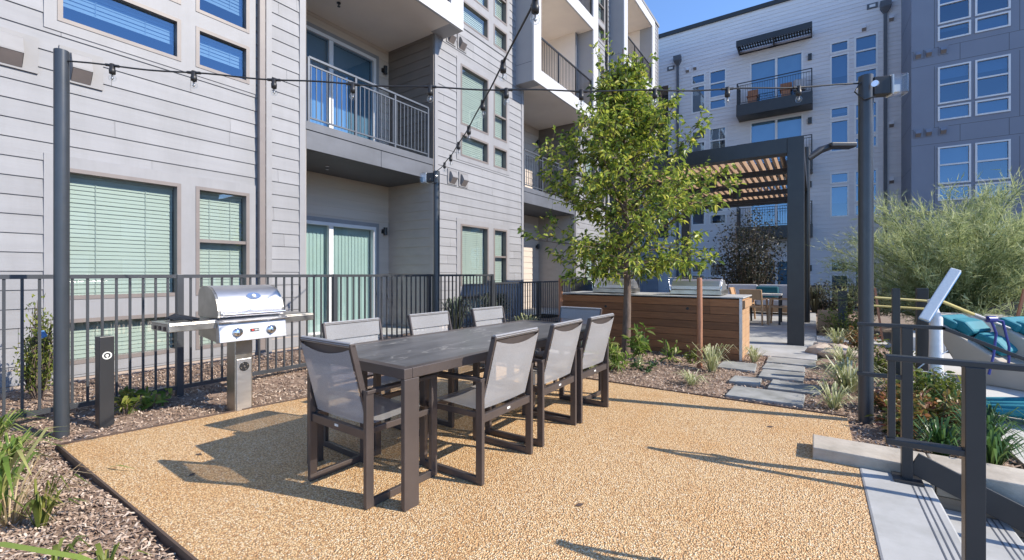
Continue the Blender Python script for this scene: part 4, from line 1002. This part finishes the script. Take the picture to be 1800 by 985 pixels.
T0 = Vector((-2.39, 6.58, -.05)); tr = MB(); sp = []
for i in range(13):
    z = i / 12; sp.append(T0 + Vector((.04 * math.sin(z * 5), .03 * math.sin(z * 7 + 1), z * 4.75)))
tr.tube(sp, [.072 - .064 * (i / 12) ** .8 for i in range(13)], 10)
lf = MB()
prof_ = [(.9, 1.0), (1.2, 1.45), (1.8, 1.66), (2.4, 1.5), (2.8, 1.05), (3.2, .62), (3.8, .4), (4.8, .3)]
NB = 100
for k in range(NB):
    z = 1.2 + (k / NB) ** 1.12 * 2.85; L = lerp_t(prof_, z) * rnd.uniform(.58, .9); az = k * 2.399 + rnd.uniform(-.4, .4)
    el = R_(8 + 48 * max(0, (z - 1) / 3.6) ** 1.1 + rnd.uniform(-10, 12)); base_i = (z + .05) / 4.75 * 12
    b0 = sp[int(base_i)].lerp(sp[min(12, int(base_i) + 1)], base_i % 1)
    d = Vector((math.cos(az) * math.cos(el), math.sin(az) * math.cos(el), math.sin(el))); pts = [b0]
    LL = L / max(.35, math.cos(el)) if z < 3 else L * 1.25
    LL = min(LL, 1.75); steps = 8
    for i in range(steps):
        d = (d + rv(.10) + Z3 * .035 - (Z3 * .045 if z < 1.6 else Z3 * 0)).normalized(); pts.append(pts[-1] + d * LL / steps)
    tr.tube(pts, [max(.0035, .016 * (1 - i / (steps + 1)) * (LL / 1.4)) for i in range(steps + 1)], 5, False)
    for i in range(2, steps + 1):
        for c in range(rnd.choice((3, 3, 4)) if i < steps else 5):
            dd = (pts[i] - pts[i - 1]).normalized(); td = (dd * .8 + rv(.55)).normalized(); tl_ = rnd.uniform(.12, .34)
            q = [pts[i], pts[i] + td * tl_ * .5, pts[i] + (td + Z3 * .12) * tl_]
            tr.tube(q, [.0035, .0025, .0015], 3, False)
            for u in range(rnd.randint(5, 9)):
                t = rnd.uniform(.15, 1.0); p_ = q[0].lerp(q[2], t); leaf(lf, p_, td * .6 + rv(.55) - Z3 * .1, rnd.uniform(.055, .108), rnd.uniform(.025, .044))
for k in range(6):                                        # upright shoots at the top
    az = k * 1.1; p0 = sp[9] + Vector((math.cos(az), math.sin(az), 0)) * .05; p1 = p0 + Vector((math.cos(az) * rnd.uniform(.15, .5), math.sin(az) * rnd.uniform(.15, .5), rnd.uniform(.75, 1.5)))
    tr.tube([p0, p0.lerp(p1, .5) + rv(.03), p1], [.008, .005, .003], 4, False)
    for u in range(46):
        t = rnd.uniform(.25, 1) ** .7; leaf(lf, p0.lerp(p1, t) + rv(.02), rv(.6) + Z3 * .5, rnd.uniform(.06, .10), .034)
tr.build('trunk', 'bark', root); lf.build('crown', 'oak_leaf', root)

def ribbon(mb, pts, W, side=None):
    vs = []; k = len(pts)
    for i, p_ in enumerate(pts):
        d = pts[min(i + 1, k - 1)] - pts[max(i - 1, 0)]; s_ = side or d.cross(Z3)
        if s_.length < 1e-4: s_ = Vector((1, 0, 0))
        s_ = s_.normalized() * W * .5 * (1 if i < k - 1 else .12); vs += [p_ - s_, p_ + s_]
    mb.add(vs, [(2 * i, 2 * i + 1, 2 * i + 3, 2 * i + 2) for i in range(k - 1)], True)
# feathery green tree on the right
rnd.seed(5)
root = thing('feathery_tree', 'wide feathery pale green tree with thin green branches on the right', 'tree', (2.5, 12.8, 0))
tr = MB(); lf = MB(); B0 = Vector((2.5, 12.8, -.05))
for k in range(104):
    az = rnd.uniform(0, 6.28); ro = math.sqrt(rnd.random()) * 1.0; Rr = 2.35 * rnd.uniform(.85, 1.1)
    E_ = B0 + Vector((Rr * ro * math.cos(az), Rr * ro * math.sin(az), 0.6 + 2.45 * math.sqrt(max(0, 1 - ro ** 2.2)) * rnd.uniform(.72, 1.06)))
    c1 = B0 + Vector(((E_.x - B0.x) * .25, (E_.y - B0.y) * .25, (E_.z) * .62)); pts = []
    for i in range(10):
        t = i / 9; p_ = B0.lerp(c1, t).lerp(c1.lerp(E_, t), t) + rv(.03) * (t > 0); p_.z = max(p_.z, .02); pts.append(p_)
    tr.tube(pts, [.022 * (1 - i / 10.5) + .003 for i in range(10)], 4, False)
    for i in range(3, 10):
        for c in range(12):
            p_ = pts[i - 1].lerp(pts[i], rnd.random()); dd = (pts[i] - pts[i - 1]).normalized(); td = (dd * .9 + rv(.5) + Z3 * .12).normalized(); tl_ = rnd.uniform(.25, .55)
            a = p_ + td * tl_ * .5; b = p_ + td * tl_ + rv(.05); ribbon(lf, [p_, a, b], .009)
            for u in range(7):
                s_ = p_.lerp(b, rnd.uniform(.15, 1)); e_ = s_ + (td + rv(.6)).normalized() * rnd.uniform(.07, .18); ribbon(lf, [s_, e_], .014, rv(1))
tr.build('branches', 'bark_green', root); lf.build('crown', 'palo_leaf', root)

def bush(name, label, cat, c, rx, ry, h, n_, L, W, mat, group=None, stem=True, up=.3, flat_=.0):
    root = thing(name, label, cat, (c[0], c[1], 0), group); lf = MB(); st_ = MB(); z0 = c[2] if len(c) > 2 else gh(c[0], c[1]) if abs(c[0]) < 7 and c[1] < 12 else -.05
    tips = []
    for k in range(max(6, n_ // 26)):
        a = rnd.uniform(0, 6.28); rr = math.sqrt(rnd.random()); t = Vector((c[0] + rx * rr * math.cos(a), c[1] + ry * rr * math.sin(a), z0 + h * rnd.uniform(.45, 1) * (1 - .35 * rr * rr)))
        b = Vector((c[0] + rx * .2 * math.cos(a) * rr, c[1] + ry * .2 * math.sin(a) * rr, z0 - .01)); mid = b.lerp(t, .5) + rv(.03 * h); tips.append((b, mid, t)); st_.tube([b, mid, t], [.006 + .004 * h, .004, .002], 4, False)
    for k in range(n_):
        b, mid, t = rnd.choice(tips); u = rnd.uniform(.25, 1.05); p_ = (b.lerp(mid, u * 2) if u < .5 else mid.lerp(t, u * 2 - 1)) + rv(.05 * max(rx, h * .6)); p_.z = max(p_.z, z0 + .01)
        leaf(lf, p_, rv(.6) + Z3 * up, L * rnd.uniform(.7, 1.3), W * rnd.uniform(.7, 1.3))
    st_.build('stems', 'bark', root); lf.build('foliage', mat, root); return root
def tuft(name, label, c, n_, h, sp_, W, mat, group=None, z=None, cat='grass tuft'):
    z0 = (gh(c[0], c[1]) if z is None else z) - .01; lf = MB()
    for k in range(n_):
        a = rnd.uniform(0, 6.28); r_ = rnd.uniform(0, .12) * sp_; hh = h * rnd.uniform(.5, 1.1); ou = sp_ * rnd.uniform(.15, 1.05)
        p0 = Vector((c[0] + r_ * math.cos(a), c[1] + r_ * math.sin(a), z0)); o_ = Vector((math.cos(a + rnd.gauss(0, .2)), math.sin(a + rnd.gauss(0, .2)), 0))
        ribbon(lf, [p0, p0 + o_ * ou * .3 + Z3 * hh * .6, p0 + o_ * ou * .66 + Z3 * hh * .95, p0 + o_ * ou + Z3 * hh * rnd.uniform(.55, .95)], W * rnd.uniform(.7, 1.2))
    return tag(lf.build(name, mat), label, cat, group)
rnd.seed(21)
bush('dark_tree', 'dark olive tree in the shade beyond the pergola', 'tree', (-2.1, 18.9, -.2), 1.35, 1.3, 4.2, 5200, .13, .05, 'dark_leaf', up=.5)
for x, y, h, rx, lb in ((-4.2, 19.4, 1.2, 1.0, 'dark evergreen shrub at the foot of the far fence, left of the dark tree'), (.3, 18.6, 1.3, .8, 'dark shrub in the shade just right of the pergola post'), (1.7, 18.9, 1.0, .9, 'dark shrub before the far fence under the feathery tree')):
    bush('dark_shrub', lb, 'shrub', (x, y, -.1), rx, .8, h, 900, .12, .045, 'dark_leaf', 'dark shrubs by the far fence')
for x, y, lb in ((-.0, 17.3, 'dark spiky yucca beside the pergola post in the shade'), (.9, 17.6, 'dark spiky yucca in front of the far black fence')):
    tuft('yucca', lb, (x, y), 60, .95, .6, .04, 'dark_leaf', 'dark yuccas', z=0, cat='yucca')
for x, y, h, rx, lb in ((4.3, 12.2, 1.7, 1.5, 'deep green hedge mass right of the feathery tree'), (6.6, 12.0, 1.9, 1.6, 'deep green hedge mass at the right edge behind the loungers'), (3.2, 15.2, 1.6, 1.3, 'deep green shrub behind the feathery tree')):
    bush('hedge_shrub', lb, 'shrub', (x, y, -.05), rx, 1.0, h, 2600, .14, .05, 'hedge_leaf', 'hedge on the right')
# shrubs between fence and building
bush('columnar_shrub', 'slim upright evergreen shrub behind the fence left of the grey pole', 'shrub', (-6.3, 1.02), .12, .12, .98, 2600, .045, .013, 'lime_leaf', up=1.6)
tag(MB().obox((-6.14, 1.02, .67), (.03, .05, .07), rx=.4).build('plant_tag', 'blue_plastic', bevel=.008), 'small blue tag hanging on the slim shrub behind the fence', 'plant tag')
tuft('agave', 'spiky grey green agave behind the fence below the mid window', (-6.15, 7.0), 120, .75, .5, .028, 'agave', 'agaves behind the fence', cat='agave')
tuft('agave', 'spiky grey green agave behind the lower fence near the balcony', (-6.1, 8.3), 120, .8, .55, .03, 'agave', 'agaves behind the fence', cat='agave')
tuft('grass_clump', 'pale arching grass clump behind the far end of the table', (-4.55, 7.2), 150, .5, .42, .014, 'grass_pale', cat='grass')
# bed around the tree
tuft('grass_clump', 'pale variegated grass tuft right of the wooden tree stake', (-1.10, 6.25), 90, .36, .34, .012, 'grass_pale', 'pale grass tufts')
tuft('grass_clump', 'pale flattened grass tuft near the gravel before the stake', (-1.15, 5.32), 70, .16, .26, .010, 'grass_pale', 'pale grass tufts')
tuft('grass_clump', 'pale grass tuft between the counter end and the stepping stones', (-.72, 7.25), 60, .25, .2, .010, 'grass_pale', 'pale grass tufts')
tuft('grass_clump', 'pale grass tuft left of the dark pole, nearest the gravel corner', (.15, 5.2), 80, .24, .3, .011, 'grass_pale', 'pale grass tufts', z=-.02)
tuft('grass_clump', 'largest pale grass tuft beside the stepping stones on the right', (.30, 5.95), 150, .34, .44, .013, 'grass_pale', 'pale grass tufts')
tuft('grass_clump', 'pale grass tuft farther up the path before the yellow shrub', (.33, 7.4), 90, .3, .36, .012, 'grass_pale', 'pale grass tufts')
tuft('grass_clump', 'grey green grass tuft next to the patio corner', (.32, 9.3), 90, .36, .3, .013, 'grass_pale', 'pale grass tufts')
for x, y, rx, h, n_, L, W, mt, lb in ((-2.2, 5.62, .22, .36, 260, .13, .022, 'grass_green', 'green weedy clump at the foot of the tree near the last chair'), (-2.08, 6.4, .16, .62, 120, .15, .03, 'grass_green', 'green clump leaning out behind the tree trunk'),
                  (-1.66, 6.4, .10, .36, 46, .12, .03, 'grass_green', 'bright sprout midway between the tree and the stake'), (-1.42, 6.6, .10, .26, 46, .08, .026, 'lime_leaf', 'small green sprout just left of the stake by the counter'),
                  (-1.78, 5.72, .20, .13, 90, .07, .02, 'liriope', 'low dark seedling in the middle of the tree bed'), (-2.5, 5.5, .24, .52, 220, .15, .026, 'grass_green', 'tall green weeds between the tree and the far chair'), (-2.0, 5.95, .14, .14, 50, .08, .016, 'grass_pale', 'thin pale weed lying just right of the trunk foot')):
    bush('weed', lb, 'plant', (x, y), rx, rx, h, n_, L, W, mt, 'weeds in the tree bed', up=.5)
tuft('grass_clump', 'yellowing grass clump beside the last dining chair', (-2.35, 5.35), 80, .26, .34, .012, 'grass_pale', 'pale grass tufts')
# front left corner
for x, y, n_, h, s_, W, mt, lb in ((-3.52, .40, 30, .42, .44, .022, 'grass_green', 'big arching grass clump in the left foreground mulch'),
        (-3.42, .45, 44, .28, .42, .007, 'grass_dry', 'dry straw blades mixed into the big foreground grass clump'),
        (-3.18, .52, 26, .26, .16, .014, 'lime_leaf', 'small twiggy plant right of the big foreground grass clump'),
        (-4.55, .60, 70, .20, .3, .014, 'grass_green', 'low green weeds in front of the left grey pole'),
        (-4.95, .55, 60, .26, .28, .014, 'grass_green', 'green weeds at the foot of the fence by the left grey pole'),
        (-4.25, .42, 46, .26, .3, .016, 'grass_green', 'green weed patch behind the big foreground grass clump'),
        (-2.62, .46, 12, .16, .14, .018, 'lime_leaf', 'lone bright sprout at the bottom left by the edging'),
        (-2.48, .60, 14, .14, .16, .016, 'lime_leaf', 'bright sprout touching the edging at the bottom left'),
        (-5.0, 3.2, 40, .14, .2, .012, 'liriope', 'low green weed at the fence foot behind the grill')):
    tuft('weed', lb, (x, y), n_, h, s_, W, mt, 'foreground weeds', cat='plant')
bush('weed', 'leafy plant in the mulch just right of the black bollard', 'plant', (-5.05, 1.36), .13, .13, .24, 90, .08, .026, 'lime_leaf', 'foreground weeds', up=.6)
bush('weed', 'broad leaved weed between bollard and grill', 'plant', (-5.12, 1.58), .14, .14, .22, 42, .13, .036, 'grass_green', 'foreground weeds', up=.3)
b = MB(); ribbon(b, [Vector((-2.95, .05, .02)), Vector((-2.72, .14, .22)), Vector((-2.45, .30, .27)), Vector((-2.22, .46, .22)), Vector((-2.05, .60, .12))], .026)
ribbon(b, [Vector((-2.95, .05, .02)), Vector((-3.05, .2, .18)), Vector((-3.1, .3, .2))], .02)
tag(b.build('long_grass_blade', 'grass_green'), 'single long green blade arching across the bottom left corner', 'grass')
b = MB(); ribbon(b, [Vector((-3.75, .92, .01)), Vector((-3.66, .95, .035)), Vector((-3.55, 1.0, .02))], .012)
tag(b.build('fallen_grass', 'grass_green'), 'green grass blade lying on the gravel by the left edging', 'grass')
# right hand bed
for x, y, rx, h, n_, mt, lb in ((.85, 5.05, .26, .36, 900, 'nandina', 'orange and green shrub nearest the stairs wall'), (.62, 5.4, .22, .32, 500, 'nandina', 'orange tinged shrub right behind the dark round pole'), (.95, 5.75, .24, .4, 700, 'lime_leaf', 'yellow green shrub next to the white wrapped post'),
                            (.62, 4.62, .24, .26, 600, 'nandina', 'low reddish shrub at the back of the low wall'), (.62, 9.4, .3, .4, 600, 'nandina', 'rusty shrub near the pale boulders'), (.55, 11.3, .5, .65, 1100, 'lime_leaf', 'yellow green shrub in the bed beyond the pale path'), (.75, 7.2, .3, .45, 600, 'lime_leaf', 'green shrub behind the dark round pole up the bed')):
    bush('small_shrub', lb, 'shrub', (x, y), rx, rx, h, n_, .06, .024, mt, 'small shrubs in the right bed', up=.4)
for x, y, lb in ((.95, 4.15, 'dark green strap leaf clump at the wall nearest the pavement'), (.72, 4.2, 'dark green strap leaf clump behind the handrail post'), (1.0, 4.5, 'dark green strap leaf clump beside the orange shrub'), (.98, 6.25, 'dark green strap leaf clump at the foot of the white post'), (1.08, 4.85, 'dark green strap leaf clump along the pavement edge'), (1.02, 5.35, 'dark green strap leaf clump between orange and yellow shrubs')):
    tuft('strap_leaf_clump', lb, (x, y), 110, .26, .26, .012, 'liriope', 'strap leaf clumps', cat='plant', z=-.01)
for i, (x, y, s_) in enumerate(((.08, 8.5, .16), (.20, 8.35, .13), (.34, 8.55, .17), (.12, 8.8, .14), (.28, 8.85, .15), (.45, 8.4, .12), (.10, 9.1, .12))):
    b = bmesh.new(); bmesh.ops.create_icosphere(b, subdivisions=2, radius=s_); k = MB()
    vs = [Vector((v_.co.x * 1.2, v_.co.y, v_.co.z * .7)) + noise.noise_vector(v_.co * 6 + Vector((i, 0, 0))) * s_ * .35 + Vector((x, y, .03)) for v_ in b.verts]
    k.add(vs, [[v_.index for v_ in f.verts] for f in b.faces]); b.free()
    tag(k.build('rock', 'rock'), ['pale tan boulder touching the patio edge', 'smallest front boulder of the pale rock pile', 'largest tan boulder of the rock pile', 'tan boulder at the rear left of the rock pile', 'tan boulder at the rear right of the rock pile', 'tan boulder at the right front of the rock pile', 'tan boulder at the very back of the rock pile'][i], 'boulder', 'pale boulders by the patio')

# ------------------------------------------------------------------ pool things on the right
for x, y, zt, wd, lb in ((.70, 6.1, 1.10, .065, 'thin black post behind the round pole'), (1.0, 6.75, 1.09, .10, 'thick black post next to the white wrapped post')):
    tag(MB().box(x - wd / 2, x + wd / 2, y - wd / 2, y + wd / 2, -.06, zt).build('black_post', 'dark_paint', bevel=.004), lb, 'post', 'black posts in the right bed')
wp = MB(); c = Vector((1.06, 6.42, 0))
wp.tube([c + Z3 * -.05, c + Z3 * .3, c + Z3 * .6, c + Z3 * .78, c + Vector((-.02, 0, .86)), c + Vector((-.03, 0, .98))], [.058, .06, .054, .056, .046, .04], 10)
tag(wp.build('wrapped_post', 'wrap_white'), 'post wrapped in white plastic with a rope round its foot', 'post')
rp = MB(); pts = []
for k in range(40):
    a = k * .52; rr = .12 + .10 * (k > 22); pts.append(c + Vector((rr * math.cos(a), rr * math.sin(a), .06 + (.0 if k > 22 else .008 * k))))
rp.tube(pts, .007, 5)
rp.tube([c + Vector((.09, -.02, .45)), c + Vector((-.1, -.05, .30)), c + Vector((-.25, -.05, .12)), c + Vector((-.1, -.15, .03))], .006, 5)
tag(rp.build('rope', 'white_plastic'), 'thin white rope looped round the wrapped post', 'rope')
# pool brush on a telescopic pole, the second pole behind it
PBR = Vector((1.03, 6.16, 1.0)); rgt = Vector((math.cos(R_(YAW)), math.sin(R_(YAW)), 0)); fwd = Vector((-math.sin(R_(YAW)), math.cos(R_(YAW)), 0))
r = thing('pool_brush', 'blue and white pool brush resting on a yellow telescopic pole', 'pool brush', PBR)
bd_ = (rgt * .60 + Z3 * .78 + fwd * .1).normalized(); A = PBR - bd_ * .28; B = PBR + bd_ * .36; q = MB()
perp = (-bd_.cross(fwd).normalized() * .72 + fwd * .7).normalized()
q.beam(A, B, .095, .026, up=perp); q.build('brush_back', 'blue_plastic', r, bevel=.01)
q = MB(); q.beam(A - perp * .028, B - perp * .028, .085, .032, up=perp); q.build('bristles', 'bristle', r, bevel=.008)
q = MB(); pA = PBR + perp * .02; pB = PBR + rgt * .62 - Z3 * .18 + fwd * .25; q.tube([pA, pB], .016, 10); q.build('pole', 'pole_yellow', r)
q = MB(); q.tube([pB, PBR + rgt * 1.5 - Z3 * .42 + fwd * .6], .018, 10); q.build('pole_sleeve', 'steel', r)
q = MB(); q.tube([(.55, 6.35, .99), (1.05, 6.55, .955)], .013, 8); q.tube([(.40, 6.4, .90), (1.05, 6.6, .865)], .013, 8)
tag(q.build('pool_pole', 'pole_yellow'), 'pair of yellow pool poles lying across the two black posts', 'pool pole')
hc = PBR + rgt * .88 - Z3 * .24 + fwd * .32; q = MB()
q.tube([hc, hc + rgt * .13 - Z3 * .02, hc + rgt * .20 - Z3 * .3, hc + rgt * .19 - Z3 * .6 , hc + rgt * .27 - Z3 * .78, hc + rgt * .05 - Z3 * .80 - fwd * .2], .012, 8); q.tube([hc, hc + rgt * .06 - Z3 * .15, hc + rgt * .03 - Z3 * .4, hc - rgt * .02 - Z3 * .6], .012, 8); q.tube([hc - rgt * .04, hc + rgt * .05], .035, 8)
tag(q.build('hose', 'hose_blue'), 'dark blue hose hanging in loops from the pool brush pole', 'hose')
def lounger(x, y, a, label, cush=True):
    r = thing('pool_lounger', label, 'lounger', (x, y, .012), 'moulded pool loungers', rz=R_(a))
    prof = [(0, .62), (.06, .66), (.30, .50), (.62, .28), (.85, .22), (1.15, .32), (1.4, .28), (1.75, .16), (1.8, .10), (1.4, .10), (.95, .0), (.45, .0), (.22, .2)]
    q = MB(); q.extrude(lambda p_, q_, a_: (p_, a_, q_), prof, -.29, .29); q.build('shell', 'beige_shell', r, world=False, bevel=.02)
    q = MB(); top = [(.02, .665), (.28, .525), (.60, .305), (.85, .245)] ; k = [(p_ + .03, z + .05) for p_, z in top][::-1]
    for (pa, za), (pb, zb) in (((.10, .625), (.30, .505)), ((.33, .485), (.58, .32))):
        q = MB(); q.extrude(lambda p_, q_, a_: (p_, a_, q_), [(pa, za), (pb, zb), (pb + .06, zb + .07), ((pa + pb) / 2 + .075, (za + zb) / 2 + .115), (pa + .06, za + .09)], -.2, .2); q.build('back_cushion', 'teal', r, world=False, bevel=.03)
    q = MB(); q.extrude(lambda p_, q_, a_: (p_, a_, q_), [(-.02, .65), (.18, .57), (.23, .66), (.05, .75)], -.24, .24); q.build('headrest', 'teal', r, world=False, bevel=.03)
lounger(1.34, 7.6, -35, 'beige moulded pool lounger with a teal cushion nearest the wrapped post')
lounger(1.86, 7.62, -35, 'beige moulded pool lounger with a teal cushion behind the first one, at the right edge')
r = thing('pool_umbrella', 'folded teal cloth and a blue handled tube lying on the pavement at the right edge', 'cloth', (1.5, 4.75, .012))
q = MB()
for k in range(9):
    a = rnd.uniform(-.25, .15); p0 = Vector((1.18 + rnd.uniform(0, .1), 5.35 + k * .045, .10 + .02 * math.sin(k * 2))); d_ = Vector((math.cos(a - .2), math.sin(a - .2), 0))
    q.tube([p0, p0 + d_ * .4 + Z3 * .05 + rv(.01), p0 + d_ * .8 + Z3 * .02, p0 + d_ * 1.2 - Z3 * .03], [.03, .05, .055, .03], 7)
q.build('folds', 'teal', r)
MB().tube([(1.62, 5.6, .16), (1.56, 5.65, .32)], .04, 12).build('handle', 'blue_plastic', r)
tag(MB().box(1.75, 2.75, 10.5, 11.2, -.05, .55).build('planter_block', 'concrete_pale', bevel=.015), 'pale concrete block behind the teal loungers', 'block')
tag(MB().box(1.3, 1.72, 9.7, 10.9, -.05, .22).build('planter_block', 'concrete_pale', bevel=.01), 'low pale concrete slab left of the tall concrete block', 'block')
b = bmesh.new(); bmesh.ops.create_icosphere(b, subdivisions=3, radius=1); k = MB()
k.add([Vector((v_.co.x * .75, v_.co.y * .6, v_.co.z * .5)) * (1 + .12 * noise.noise(v_.co * 2)) + Vector((3.2, 11.7, .3)) for v_ in b.verts], [[v_.index for v_ in f.verts] for f in b.faces], True); b.free()
tag(k.build('bean_bag', 'boulder'), 'dark grey bean bag behind the concrete block at the right edge', 'bean bag')
for (x, y, z0, z1, lx, lb) in ((1.02, 10.36, -.05, 1.0, -.12, 'leaning wooden stake left of the thin black post'), (2.49, 10.1, -.05, 1.02, .18, 'leaning wooden stake at the right edge beside the concrete block'), (.98, 8.6, -.05, .98, .02, 'upright wooden stake right behind the thin black post')):
    tag(MB().beam((x, y, z0), (x + lx, y, z1), .05, .03).build('wooden_stake', 'stake_wood'), lb, 'stake', 'wooden stakes in the right bed')
